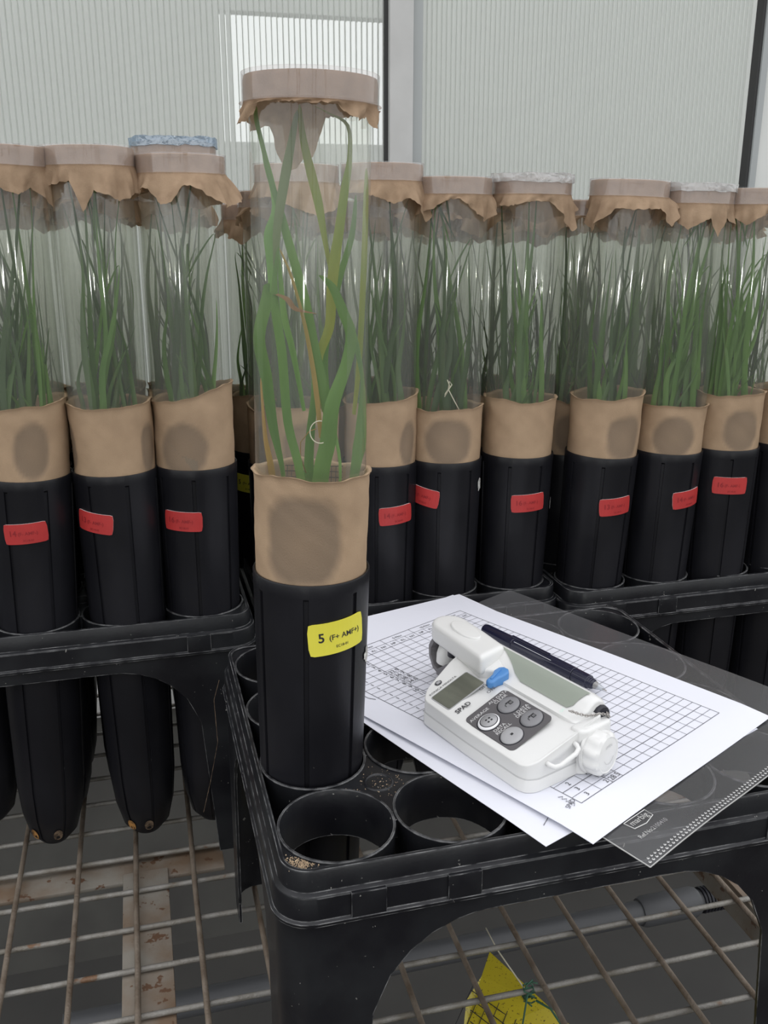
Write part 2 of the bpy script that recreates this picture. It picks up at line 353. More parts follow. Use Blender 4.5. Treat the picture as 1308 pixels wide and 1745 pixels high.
# ------------------------------------------------------------------ wire bench
BZ = 0.785
bench = thing('wire_mesh_bench', 'galvanised wire mesh bench top with rusty steel supports under the black trays', 'bench', (0, 0, BZ))
P, Q = 0.0492, 0.0468
BO = (-0.2134, 0.6803); BA = R(14.5)
def B2(u, v): return (BO[0] + u * cos(BA) - v * sin(BA), BO[1] + u * sin(BA) + v * cos(BA))
rr = random.Random(3)
for i in range(-10, 21):
    u = i * P
    a0, a1 = B2(u, -0.45), B2(u, 0.78)
    m_ = MB(); pts = []
    for k in range(15):
        t = k / 14; x = a0[0] + (a1[0] - a0[0]) * t; y = a0[1] + (a1[1] - a0[1]) * t
        pts.append((x + rr.uniform(-.0004, .0004), y, -0.0015 + rr.uniform(-.0003, .0003)))
    m_.tube(pts, 0.0023, 8); m_.obj('wire', M['wireb'], bench, True)
for j in range(-9, 17):
    v = j * Q
    a0, a1 = B2(-0.55, v), B2(0.95, v)
    m_ = MB(); pts = []
    for k in range(15):
        t = k / 14; pts.append((a0[0] + (a1[0] - a0[0]) * t, a0[1] + (a1[1] - a0[1]) * t + rr.uniform(-.0004, .0004), -0.0055 + rr.uniform(-.0003, .0003)))
    m_.tube(pts, 0.0023, 8); m_.obj('wire', M['wire'], bench, True)
def beam(u0, v0, u1, v1, z1=-0.0085, hgt=0.03, name='support_beam'):
    p = [B2(u0, v0), B2(u1, v0), B2(u1, v1), B2(u0, v1)]
    o = MB().prism(p, z1 - 0.004, z1).obj(name, M['rust'], bench); bevel(o, 0.0012)
    o2 = MB().prism([B2(u0, v0), B2(u0 + 0.004, v0), B2(u0 + 0.004, v1), B2(u0, v1)], z1 - hgt, z1 - 0.002)
    o2.obj('beam_flange', M['rust'], o)
    return o
beam(-0.012, -0.45, 0.027, 0.03)
beam(-0.50, 0.022, 0.077, 0.060, -0.012)
beam(0.505, -0.45, 0.55, 0.5, -0.0085)
beam(0.075, 0.55, 1.0, 0.59, -0.0085)

# ------------------------------------------------------------------ pot trays
PITCH = 0.069
def tray(label, org, ang, nu, nv, top, solid, group=None):
    """org: world position of hole (0,0); holes along u then v"""
    root = thing('pot_tray', label, 'tray', (org[0], org[1], top), (0, 0, ang), group)
    E = 0.0365; legz = -(top - BZ - 0.0012)
    x0, y0, x1, y1 = -E, -E, (nu - 1) * PITCH + E, (nv - 1) * PITCH + E
    # rounded perimeter, sampled with arc length kept
    def perim(off, r):
        a = []; X0, Y0, X1, Y1 = x0 - off, y0 - off, x1 + off, y1 + off; rad = r + off
        segs = [((X0 + rad, Y0), (X1 - rad, Y0), -90), ((X1, Y0 + rad), (X1, Y1 - rad), 0), ((X1 - rad, Y1), (X0 + rad, Y1), 90), ((X0, Y1 - rad), (X0, Y0 + rad), 180)]
        for (p, q, a0) in segs:
            n = 44
            for k in range(n + 1):
                # sample more densely near the corners, where the arches of the legs curve
                t = k / n; t = t - 0.13 * sin(4 * pi * t) / 2
                a.append((p[0] + (q[0] - p[0]) * t, p[1] + (q[1] - p[1]) * t))
            cx = q[0] + (-sin(R(a0)) * rad if False else 0)
            ex = {-90: (X1 - rad, Y0 + rad), 0: (X1 - rad, Y1 - rad), 90: (X0 + rad, Y1 - rad), 180: (X0 + rad, Y0 + rad)}[a0]
            for k in range(1, 8):
                an = R(a0 + 90 * k / 8); a.append((ex[0] + rad * cos(an), ex[1] + rad * sin(an)))
        return a
    def band(prof, zlow=None):
        """sweep (offset, z) profile round the tray"""
        m_ = MB(); P_ = [perim(o_, 0.016) for o_, z in prof]; n = len(P_[0]); vs = []; fs = []
        for (o_, z), pp in zip(prof, P_):
            for p in pp: vs.append((p[0], p[1], z if not callable(z) else z(p)))
        k = len(prof)
        for i in range(k):
            j = (i + 1) % k
            for a in range(n): fs.append((i * n + a, i * n + (a + 1) % n, j * n + (a + 1) % n, j * n + a))
        return m_.add(vs, fs)
    rim = band([(0.0, 0.001), (0.0006, 0.0), (0.001, -0.0115), (0.0036, -0.0125), (0.0042, -0.0135), (0.0044, -0.0265), (0.0062, -0.0275), (0.0060, -0.0295), (0.0022, -0.0295), (0.0022, -0.0150), (-0.0012, -0.0130), (-0.0026, -0.0115), (-0.0026, 0.0005), (-0.002, 0.001)])
    rim.obj('rim', M['tray'], root, True, 30)
    F = 0.070; LEG = 0.046; ZO = -0.040
    def low(p):
        # distance along the side from the nearer corner decides leg or opening
        dx = min(p[0] - x0, x1 - p[0]); dy = min(p[1] - y0, y1 - p[1])
        s = max(dx, dy); tap = LEG
        if s < tap: return legz
        t = (s - tap) / F
        if t >= 1: return ZO
        return max(legz, ZO - F * (1 - math.sqrt(max(0, 1 - (1 - t) ** 2))) if t > 0.02 else legz)
    # leg and apron panel; legs lean outwards a little
    P0 = perim(0.0035, 0.016); P1 = perim(0.0012, 0.016); n = len(P0); vs = []; fs = []
    ccx, ccy = (x0 + x1) / 2, (y0 + y1) / 2
    for pp in (P0, P1):
        for zz in range(6):
            for p in pp:
                lz = low(p); t = zz / 5; z = -0.027 + (lz + 0.027) * t
                k = 1 + max(0, (-z - 0.03)) * 0.035
                vs.append((ccx + (p[0] - ccx) * k, ccy + (p[1] - ccy) * k, z))
    for s_ in (0, 1):
        for zz in range(5):
            for a in range(n):
                q = (s_ * 6 + zz) * n; b_ = (a + 1) % n
                f_ = (q + a, q + b_, q + n + b_, q + n + a); fs.append(f_ if s_ == 0 else f_[::-1])
    for a in range(n):
        b_ = (a + 1) % n; fs.append((5 * n + a, 5 * n + b_, 11 * n + b_, 11 * n + a)); fs.append((a, 6 * n + a, 6 * n + b_, b_))
    MB().add(vs, fs).obj('leg_apron', M['tray'], root, True, 40)
    # clip tabs on the front ledge
    for tx in (x0 + 0.045, x1 - 0.045, x0 + 0.1):
        o_ = MB().box((tx - 0.010, y0 - 0.0058, -0.0285), (tx + 0.010, y0 - 0.003, -0.0125)).obj('tab', M['tray'], root); bevel(o_, 0.0007)
    rp = [(0.0342, 0.0003), (0.0338, 0.0008), (0.0328, 0.0008), (0.0324, 0.0002), (0.0321, -0.030), (0.0334, -0.030), (0.0340, -0.002)]
    ringme = MB().lathe(rp, 40, True).mesh('ring', M['tray'], True, 35)
    for i in range(nu):
        for j in range(nv):
            o_ = link('ring', ringme, root); o_.location = (i * PITCH, j * PITCH, 0)
    # plates between four rings
    def arc(cx, cy, a0, a1, r=0.0336, n=8): return [(cx + r * cos(R(a0 + (a1 - a0) * k / n)), cy + r * sin(R(a0 + (a1 - a0) * k / n))) for k in range(n + 1)]
    for i in range(nu - 1):
        for j in range(nv - 1):
            X, Y = i * PITCH, j * PITCH
            if solid(i, j):
                pts = arc(X, Y, 88, 2) + arc(X + PITCH, Y, 178, 92) + arc(X + PITCH, Y + PITCH, 268, 182) + arc(X, Y + PITCH, 358, 272)
                o_ = MB().prism(pts[::-1], -0.0025, -0.0006).obj('web_plate', M['tray'], root)
                MB().lathe([(0.0095, -0.0008), (0.0090, 0.0002), (0.0080, 0.0002), (0.0076, -0.0006)], 24).xf(lambda x, y, z: (x + X + PITCH / 2, y + Y + PITCH / 2, z)).obj('raised_ring', M['tray'], o_, True)
            else:
                m_ = MB(); cx, cy = X + PITCH / 2, Y + PITCH / 2
                m_.box((cx - 0.012, cy - 0.001, -0.018), (cx + 0.012, cy + 0.001, -0.001))
                m_.box((cx - 0.001, cy - 0.012, -0.018), (cx + 0.001, cy + 0.012, -0.001)); m_.obj('web_rib', M['tray'], root)
    # corner plates and edge webs
    for (cx, cy, sx, sy, a0) in ((0, 0, -1, -1, 180), ((nu - 1) * PITCH, 0, 1, -1, 270), ((nu - 1) * PITCH, (nv - 1) * PITCH, 1, 1, 0), (0, (nv - 1) * PITCH, -1, 1, 90)):
        rr_ = 0.016; q = E - 0.001
        corner = [(cx + sx * (q - rr_) + rr_ * cos(R(a0 + 90 * k / 6)), cy + sy * (q - rr_) + rr_ * sin(R(a0 + 90 * k / 6))) for k in range(7)]
        pts = corner + arc(cx, cy, a0 + 90, a0)
        MB().prism(pts, -0.0025, -0.0006).obj('corner_plate', M['tray'], root)
    m_ = MB()
    for i in range(nu):
        for yy, sgn in ((0, -1), ((nv - 1) * PITCH, 1)):
            m_.box((i * PITCH - 0.006, min(yy + sgn * 0.0325, yy + sgn * 0.0355), -0.002), (i * PITCH + 0.006, max(yy + sgn * 0.0325, yy + sgn * 0.0355), 0.0))
    for j in range(nv):
        for xx, sgn in ((0, -1), ((nu - 1) * PITCH, 1)):
            m_.box((min(xx + sgn * 0.0325, xx + sgn * 0.0355), j * PITCH - 0.006, -0.002), (max(xx + sgn * 0.0325, xx + sgn * 0.0355), j * PITCH + 0.006, 0.0))
    for i in range(nu - 1):
        for j in range(nv): m_.box(((i + .5) * PITCH - 0.002, j * PITCH - 0.004, -0.012), ((i + .5) * PITCH + 0.002, j * PITCH + 0.004, -0.0003))
    for j in range(nv - 1):
        for i in range(nu): m_.box((i * PITCH - 0.004, (j + .5) * PITCH - 0.002, -0.012), (i * PITCH + 0.004, (j + .5) * PITCH + 0.002, -0.0003))
    m_.obj('ring_bridges', M['tray'], root, kind='stuff')
    return root
TOP = EYE - 0.322
TOPN = EYE - 0.318
A15 = R(15)
main_tray = tray('nearest black plastic pot tray, mostly empty rings, papers lying on it', (-0.0264, 0.4473), R(15), 5, 4, TOPN, lambda i, j: (i + j) % 2 == 0)
main_tray.scale = (0.965, 1, 1)
TOPL, TOPM, TOPR = EYE - 0.317, EYE - 0.330, EYE - 0.332
trayL = tray('black pot tray at left with dusty rim, full of potted tubes', (-0.158 - 4 * PITCH * UX, 0.766 - 4 * PITCH * UY), A15, 5, 4, TOPL, lambda i, j: (i + j) % 2 == 0)
trayM = tray('black pot tray in the middle, behind the papers and the nearest tray', (0.1215 - 3 * PITCH * UX, 0.861 - 3 * PITCH * UY), A15, 4, 5, TOPM, lambda i, j: (i + j) % 2 == 0)
trayR = tray('black pot tray at right with an empty dark arch below its rim', (0.2020, 0.866), A15, 5, 4, TOPR, lambda i, j: (i + j) % 2 == 0)

# ------------------------------------------------------------------ potted seedling tubes
def pot_mesh():
    ng = 7; per = [(-0.5, 0), (-0.30, 0), (-0.10, 0), (-0.052, 0), (-0.044, 1), (0.044, 1), (0.052, 0), (0.10, 0), (0.30, 0)]
    angs = []
    for g in range(ng):
        for t, d_ in per: angs.append(((g + t) * 2 * pi / ng, d_))
    # (z, radius, groove depth)
    rows = [(0.1195, 0.0318, 0), (0.1305, 0.0326, 0), (0.1315, 0.0332, 0), (0.1315, 0.0339, 0), (0.1305, 0.0343, 0), (0.1235, 0.0341, 0), (0.122, 0.0340, 0.0013), (0.06, 0.0329, 0.0015), (0.0, 0.0317, 0.0015), (-0.08, 0.0303, 0.0015), (-0.150, 0.0285, 0.0014), (-0.178, 0.0258, 0.0012), (-0.200, 0.0205, 0.001), (-0.2105, 0.012, 0), (-0.213, 0.002, 0)]
    vs = []; fs = []; n = len(angs)
    for z, r, g in rows:
        for a_, d_ in angs:
            r2 = r - g * d_; vs.append((r2 * cos(a_), r2 * sin(a_), z))
    for i in range(len(rows) - 1):
        for k in range(n): fs.append((i * n + (k + 1) % n, i * n + k, (i + 1) * n + k, (i + 1) * n + (k + 1) % n)[::-1])
    return MB().add(vs, fs).mesh('pot', M['pot'], True, 28)
POT = pot_mesh()
def cuff_mesh(seed, z0=0.121, z1=0.190, amp=0.003, patches=((0, 0.155, 0.022, 0.024),), na=96, nzr=22, hem=None, r0=0.0328):
    f = nz(seed); g = nz(seed + 50); h = nz(seed + 99); vs = []; fs = []; hole_dark = []
    rows = []
    for k in range(nzr + 1):
        t = k / nzr; rows.append((t, 0.0))
    rows += [(1.0, 0.0006), (1.0, -0.0013), (0.97, -0.0016), (0.6, -0.0014)]
    for idx, (t, off) in enumerate(rows):
        for a in range(na):
            an = 2 * pi * a / na
            top = z1 + amp * f(an) + (hem(an) if hem else 0)
            z = z0 + (top - z0) * t
            wr = 0.00035 * g(an + z * 40) * (0.5 + t) + 0.00045 * max(0, sin(6 * an + 90 * z + h(an) * 2)) * (t ** 3)
            lip = 0.0007 if (idx == nzr or idx == nzr + 1) else 0
            if idx == nzr + 1: z += 0.0006
            pd = 0
            for (pa, pz, pr, ph) in patches:
                d_ = (an - pa + pi) % (2 * pi) - pi
                pw_ = 3.0 if na > 150 else 2.2; q = ((abs(d_ * r0) / pr) ** pw_ + (abs(z - pz) / ph) ** pw_) ** (1 / pw_)
                q += 0.05 * g(d_ * 2.0 + z * 60); sft = max(0, min(1, (1.08 - q) / 0.22)); pd = max(pd, sft * (0.75 + 0.25 * min(1, q)))
            r = r0 + wr + lip + off - 0.0006 * pd - 0.0006 * (1 - t)
            vs.append((r * cos(an), r * sin(an), z)); hole_dark.append(pd)
    for i in range(len(rows) - 1):
        for a in range(na): fs.append((i * na + a, i * na + (a + 1) % na, (i + 1) * na + (a + 1) % na, (i + 1) * na + a))
    me = MB().add(vs, fs).mesh('fabric_cuff', M['cloth'], True)
    at = me.attributes.new('hole_dark', 'FLOAT', 'POINT'); at.data.foreach_set('value', hole_dark)
    return me
def sleeve_mesh(top, seam=0.9, n=72, z0=0.123):
    vs = []; fs = []
    for k in range(n + 1):
        t = k / n; an = seam + t * (2 * pi + 0.55); r = 0.0310 + 0.0006 * t
        for z in (z0, top): vs.append((r * cos(an), r * sin(an), z))
    for k in range(n): fs.append((2 * k, 2 * k + 2, 2 * k + 3, 2 * k + 1))
    return MB().add(vs, fs).mesh('clear_sleeve', M['sleeve'], True)
def band_mesh(top, hb=0.0135, flare=0.0004):
    return MB().lathe([(0.0345, top + 0.0006), (0.0350, top + 0.0006), (0.0348, top - hb + 0.001), (0.0350 + flare, top - hb), (0.0343, top - hb)], 56, True).mesh('clear_band', M['band'], True, 40)
def cap_mesh(seed, top, hb=0.0135, hem=0.012, amp=0.008, custom=None, flare=0.004):
    f = nz(seed); g = nz(seed + 31); na = 144; vs = []; fs = []
    rows = [(0.001, top - 0.0004, 0), (0.015, top - 0.0002, 0), (0.030, top, 0), (0.0336, top - 0.0006, 0), (0.0341, top - 0.003, 0), (0.0340, top - hb + 0.001, 0)]
    for r, z, _ in rows:
        for a in range(na):
            an = 2 * pi * a / na; vs.append((r * cos(an), r * sin(an), z + 0.0002 * sin(5 * an + seed) * (r < 0.03)))
    rs = random.Random(seed); jag = [rs.uniform(-.0006, .0006) for _ in range(na)]
    nf = 9
    for q in range(1, nf + 1):
        t = q / nf
        for a in range(na):
            an = 2 * pi * a / na
            L_ = max(0.0015, custom(an) if custom else hem + amp * f(an)) + jag[a] * t
            wv = flare * (t ** 0.8) * (1 + 0.9 * g(an)) * min(1, L_ / 0.008) + (0.0018 * sin(13 * an + seed + 3 * t) + 0.0009 * sin(29 * an + 2 * seed)) * t
            r = 0.0338 + max(-0.001, wv)
            vs.append((r * cos(an), r * sin(an), top - hb - L_ * t))
    nr = len(rows) + nf
    for i in range(nr - 1):
        for a in range(na): fs.append((i * na + a, (i + 1) * na + a, (i + 1) * na + (a + 1) % na, i * na + (a + 1) % na))
    fs.append(tuple(range(na)))
    return MB().add(vs, fs).mesh('cap_cloth', M['captop'], True, 60)
SOIL = MB().lathe([(0.0307, 0.134), (0.026, 0.136), (0.015, 0.1375), (0.006, 0.1365), (0.0005, 0.137)], 24).mesh('soil', M['soil'], True)
def leaf_mesh(pts, m_, fold=0.28, turn=0.0):
    """pts: (x, y, z, width) in metres; blade with a shallow V fold"""
    # resample smoothly (Catmull-Rom)
    Pn = [Vector(p[:3]) for p in pts]; Wn = [p[3] for p in pts]; S = []
    n = len(Pn)
    for i in range(n - 1):
        p0, p1, p2, p3 = Pn[max(i - 1, 0)], Pn[i], Pn[i + 1], Pn[min(i + 2, n - 1)]
        for k in range(4):
            t = k / 4; S.append((0.5 * ((2 * p1) + (p2 - p0) * t + (2 * p0 - 5 * p1 + 4 * p2 - p3) * t * t + (3 * p1 - p0 - 3 * p2 + p3) * t ** 3), Wn[i] * (1 - t) + Wn[i + 1] * t))
    S.append((Pn[-1], Wn[-1] * 0.3))
    vs = []; fs = []
    for i, (p, w_) in enumerate(S):
        d = (S[min(i + 1, len(S) - 1)][0] - S[max(i - 1, 0)][0]).normalized()
        a_ = turn + 0.25 * sin(i * 0.35 + turn * 3)
        side = Vector((cos(a_), sin(a_), 0)); side = (side - d * side.dot(d)).normalized(); nr = d.cross(side)
        h_ = w_ / 2
        vs += [p - side * h_ + nr * h_ * fold, p - nr * h_ * 0.1, p + side * h_ + nr * h_ * fold]
    for i in range(len(S) - 1):
        k = i * 3; fs += [(k, k + 1, k + 4, k + 3), (k + 1, k + 2, k + 5, k + 4)]
    return MB().add(vs, fs).mesh('leaf', m_, True)
def rand_leaf(rg, top, mats):
    a = rg.uniform(0, 6.28); r0 = 0.024 * math.sqrt(rg.random()); hgt = min(top - 0.006, rg.choice((rg.uniform(0.19, 0.26), rg.uniform(0.20, 0.29), rg.uniform(0.22, 0.33), rg.uniform(0.30, top + 0.05)))); lean = rg.uniform(-1, 1)
    x, y = r0 * cos(a), r0 * sin(a); a2 = rg.uniform(0, 6.28); pts = []; n = 7; wv = rg.uniform(0.0022, 0.0048)
    ex, ey = 0.028 * cos(a2) * rg.uniform(.3, 1), 0.028 * sin(a2) * rg.uniform(.3, 1)
    kx, kz = rg.uniform(-.008, .008), rg.uniform(.35, .75)
    for k in range(n):
        t = k / (n - 1); bx = 0.003 * sin(3 * t + a) + kx * max(0, 1 - abs(t - kz) / 0.3); q = t ** 1.3
        px, py = x + (ex - x) * q + bx, y + (ey - y) * q
        rr_ = math.hypot(px, py)
        if rr_ > 0.029: px *= 0.029 / rr_; py *= 0.029 / rr_
        pts.append((px, py, 0.134 + (hgt - 0.134) * t, wv * (0.75 + 0.5 * sin(pi * min(1, t * 1.3))) * (1 - t ** 4) + 0.0004))
    if rg.random() < 0.3:   # tip folded over
        px, py, pz, _ = pts[-1]; pts.append((px * 0.4, py * 0.4, pz - 0.018, 0.002)); pts.append((-px * 0.2, -py * 0.2, pz - 0.045, 0.0005))
    return leaf_mesh(pts, rg.choice(mats), 0.3, rg.uniform(-0.6, 0.6))
def bend(v, ang0, z0, r, tilt):
    out = []
    ct, st = cos(tilt), sin(tilt)
    for x, y, z in v:
        xx, zz = x * ct - y * st, x * st + y * ct
        a_ = ang0 + xx / r; out.append(((r + z) * cos(a_), (r + z) * sin(a_), z0 + zz))
    return out
def pot_label(root, ang, z, lw, lh, tilt, main, m_, ink, line1, big, line2=None, rad=None, sub='EC18-01'):
    """ang measured in the pot's own frame, -90 deg faces the viewer"""
    r = rad or (0.0318 + 0.0026 * (z / 0.131)) + 0.0003
    nx = 12; pts = rrect(-lw / 2, -lh / 2, lw / 2, lh / 2, 0.0022, 3)
    # grid with rounded corners by clamping
    vs = []; fs = []; ny = 4
    for i in range(nx + 1):
        for j in range(ny + 1):
            x = (i / nx - .5) * lw; y = (j / ny - .5) * lh
            if i in (0, nx) and j in (0, ny): x *= 0.955; y *= 0.94
            vs.append((x, y, 0.0))
    N = len(vs); vs += [(x, y, 0.0006) for x, y, _ in vs]
    for i in range(nx):
        for j in range(ny):
            k = i * (ny + 1) + j; fs.append((N + k, N + k + ny + 1, N + k + ny + 2, N + k + 1))
    per = [i * (ny + 1) for i in range(nx + 1)] + [nx * (ny + 1) + j for j in range(1, ny + 1)] + [i * (ny + 1) + ny for i in range(nx - 1, -1, -1)] + [j for j in range(ny - 1, 0, -1)]
    nf = len(fs)
    for a_, b_ in zip(per, per[1:] + per[:1]): fs.append((a_, b_, N + b_, N + a_))
    me = MB().add(bend(vs, ang, z, r, tilt), fs).mesh('label', m_, False); me.materials.append(M['labeledge'] if m_ is M['red'] else m_)
    me.polygons.foreach_set('material_index', [0] * nf + [1] * (len(fs) - nf))
    lb = link('label', me, root)
    t = MB()
    for s_, sz, px, py, bo in ((big, 0.0078 if main else 0.0064, -lw * 0.29, -0.0014, 0.02), (line1, 0.0046 if main else 0.0038, -lw * 0.17, -0.0010, 0.012), (sub, 0.0023, 0.0 + lw * 0.05, -0.0062, 0.01)):
        if not s_: continue
        v, f = text(s_, sz, 'LEFT' if s_ == line1 else 'CENTER', bo)
        t.add(bend([(x + px, y + py, 0.00075) for x, y, zz in v], ang, z, r, tilt), f)
    t.obj('lettering', ink, lb)
    return lb
def potted(label, loc, tilt=(0, 0), spin=0, sleeve_top=0.372, seed=1, cuff=None, cap=None, nleaf=11, group=None, seam=0.9, mats=('ld', 'lm', 'lg'), cuff_top=0.185, hem=0.012, amp=0.008, dz=0.0, patches=((-pi / 2, 0.155, 0.021, 0.023),), cuffhem=None, camp=0.003):
    root = thing('potted_seedling', label, 'potted plant', (loc[0], loc[1], loc[2] + dz), (tilt[1], tilt[0], 0), group)
    o = link('pot', POT, root); o.rotation_euler = (0, 0, spin)
    link('soil', SOIL, root)
    link('fabric_cuff', cuff_mesh(seed, z1=cuff_top, patches=patches, hem=cuffhem, amp=camp), root)
    link('clear_sleeve', sleeve_mesh(sleeve_top - 0.001, seam), root)
    link('clear_band', band_mesh(sleeve_top), root)
    link('cap_cloth', cap or cap_mesh(seed, sleeve_top, hem=hem, amp=amp), root)
    rg = random.Random(seed * 13)
    for k in range(int(nleaf * 1.8)):
        link('leaf', rand_leaf(rg, sleeve_top, [M[q] for q in mats]), root)
    return root
def copy_tree(o, loc, tilt, label, group, rz):
    r = o.copy(); C.objects.link(r); r.location = loc; r.rotation_euler = (tilt[1], tilt[0], rz); r['label'] = label; r['group'] = group
    for ch in o.children:
        c = ch.copy(); C.objects.link(c); c.parent = r
        for g in ch.children: d = g.copy(); C.objects.link(d); d.parent = c
    return r

# --- the tall tube standing in the nearest tray
def main_hem(an):
    d = math.degrees(an) % 360      # 270 faces the viewer, 90 is the far side
    base = 0.0008
    def lobe(c_, w_, h_): 
        q = abs((d - c_ + 180) % 360 - 180) / w_; return h_ * max(0, 1 - q * q)
    return base + lobe(200, 26, 0.009) + lobe(112, 24, 0.028) + lobe(90, 9, 0.012) + lobe(318, 22, 0.007) + lobe(342, 12, 0.010) + lobe(150, 20, 0.010)
root = thing('potted_seedling', 'pot with bright yellow label 5 and tall clear grass sleeve, in the nearest tray', 'potted plant', (-0.0452, 0.5165, TOP), (0, R(1.2), 0))
mainpot = root
o = link('pot', POT, root); o.rotation_euler = (0, 0, R(-90 - 1))
link('soil', SOIL, root)
link('fabric_cuff', cuff_mesh(5, z0=0.121, z1=0.1885, amp=0.0012, na=200, nzr=40, patches=((-pi / 2 - 0.10, 0.155, 0.0225, 0.0260),), hem=lambda a_: 0.0030 * max(0, -sin(a_)) - 0.0015 * max(0, sin(a_)) + 0.002 * max(0, -cos(a_)) ** 6), root)
link('clear_sleeve', sleeve_mesh(0.391, seam=-0.85, n=96), root)
link('clear_band', band_mesh(0.3935, 0.0138, 0.0012), root)
link('cap_cloth', cap_mesh(41, 0.393, 0.0135, custom=main_hem, flare=0.0016), root)
pot_label(root, R(-90 + 31), 0.1000, 0.0360, 0.0195, R(4.5), True, M['yellow'], M['ink'], '(F+ AMF+)', '5')
# torn label remains low on the right side of the pot
rs = random.Random(5); v_ = []
for k in range(22):
    a_ = 2 * pi * k / 22; q = rs.uniform(0.55, 1.0); v_.append((0.0055 * cos(a_) * q + 0.002, 0.0065 * sin(a_) * q, 0.0004))
MB().add(bend(v_ , R(-14), 0.077, 0.0334, 0.5), [tuple(range(22))]).obj('torn_label', M['scuff'], root)
gm = MB()
for k in range(-6, 7):
    gm.tube([(k * 0.0026, 0.004, 0.160), (k * 0.0026, 0.022, 0.186)], 0.00022, 4); 
for k in range(10):
    t = k / 9; gm.tube([(-0.017, 0.004 + 0.018 * t, 0.160 + 0.026 * t), (0.017, 0.004 + 0.018 * t, 0.160 + 0.026 * t)], 0.00022, 4)
gm.obj('wire_gauze', M['gauze'], root, kind='stuff')
MB().tube([(-0.003, 0.001, 0.187), (-0.006, 0.0, 0.196), (-0.006, 0.0, 0.205), (-0.001, 0, 0.2115), (0.003, 0, 0.213)], 0.00028, 5).obj('dry_thread', M['lt'], root, True)
MB().tube([(0.006 + 0.0055 * cos(R(a_)), -0.016, 0.2145 + 0.0062 * sin(R(a_))) for a_ in range(80, 300, 15)], 0.00032, 5).obj('dry_thread', M['thread'], root, True)
LEAVES = [
('g', 12, [(-17, 182, 2.1), (-20, 198, 3.1), (-23, 213, 4.4), (-26, 240, 5.6), (-30, 262, 5.9), (-25, 282, 5.5), (-24, 291, 3.9)]),
('l', 12, [(-23, 286, 2.6), (-23, 305, 4.5), (-24, 317, 3.8), (-20, 332, 3.5), (-26, 359, 2.5), (-29, 373, 2.2), (-31, 380, 0.9)]),
('g', -10, [(-5, 187, 3.9), (-12, 218, 3.9), (-15, 256, 4.1), (-18, 278, 3.7), (-18, 296, 2.2), (-16, 311, 0.9)]),
('g', -12, [(6, 186, 7.2), (10, 208, 7.1), (12, 229, 6.7), (19, 250, 5.4), (22, 266, 4.7), (18, 278, 4.4), (12, 291, 3.4), (5, 297, 1.2)]),
('y', 0, [(8, 223, 3.0), (4, 249, 3.9), (10, 269, 4.2), (11, 288, 4.4), (13, 305, 5.0), (15, 317, 4.7), (18, 341, 3.7), (20, 355, 2.1), (19, 371, 1.5), (9, 377, 1.2), (2, 380, 0.6)]),
('g', -4, [(10, 203, 3.0), (9, 226, 4.6), (2, 256, 5.1), (-3, 281, 5.0), (-7, 296, 5.0), (-13, 318, 3.7), (-16, 330, 2.8), (-23, 352, 1.8), (-24, 363, 0.6)]),
('y', 4, [(13, 286, 1.3), (8, 311, 2.2), (4, 332, 3.7), (0, 347, 4.0), (-4, 364, 3.0), (-6, 381, 1.5)]),
('o', -8, [(-18, 296, 1.6), (-17, 317, 3.4), (-15, 332, 3.9), (-12, 349, 4.2), (-9, 363, 3.0), (-6, 377, 1.5)]),
('t', -6, [(6, 209, 2.0), (3, 237, 2.3), (0, 256, 1.9), (-4, 275, 1.6), (-10, 296, 1.2), (-16, 310, 0.6)]),
('b', -10, [(-19, 287, 1.9), (-12, 284, 2.8), (-7, 279, 1.9), (4, 277, 0.6)]),
('t', 14, [(-24, 184, 3.1), (-27, 204, 2.0), (-28, 223, 1.3), (-29, 240, 0.7)]),
('g', 6, [(25, 186, 5.1), (27, 201, 6.0), (28, 215, 4.7), (29, 238, 2.0), (26, 254, 2.9), (23, 265, 2.9), (19, 274, 1.0)]),
('y', 24, [(23, 218, 2.1), (26, 252, 2.7), (28, 304, 2.6), (29, 338, 2.3), (30, 351, 1.0)]),
('l', -10, [(17, 188, 1.3), (14, 212, 1.6), (11, 228, 1.0)]),
('g', 6, [(-2, 183, 4.4), (-1, 208, 4.0), (1, 231, 3.0), (1, 254, 1.3)]),
('l', 15, [(-5, 220, 1.7), (-11, 253, 3.0), (-16, 273, 3.0), (-18, 295, 1.9), (-19, 308, 1.0)]),
('g', 18, [(9, 223, 2.4), (7, 253, 2.7), (14, 292, 2.9), (21, 317, 2.6), (23, 338, 1.0)]),

]
TURN = {0: .35, 1: -.3, 2: .2, 3: -.15, 4: .3, 5: -.25, 6: .2, 7: .1, 8: 0, 9: .5, 10: .1, 11: .4, 12: -.4, 13: 0, 14: -.2, 15: .3, 16: .2}
for i, (cc, dy, pts) in enumerate(LEAVES):
    pp = []
    for k, (x, z, w_) in enumerate(pts):
        y = dy; lim = 29.0; x = max(-28.5, min(28.5, x))
        if x * x + y * y > lim * lim: y = math.copysign(math.sqrt(max(0, lim * lim - x * x)), y)
        pp.append((x / 1000, y / 1000, z / 1000, w_ * 1.25 / 1000))
    if pts[0][1] < 195: pp.insert(0, (pp[0][0] * 0.75, pp[0][1] * 0.8, 0.137, pp[0][3] * 0.8))
    link('leaf', leaf_mesh(pp, M['l' + cc], 0.32, TURN.get(i, 0)), root)

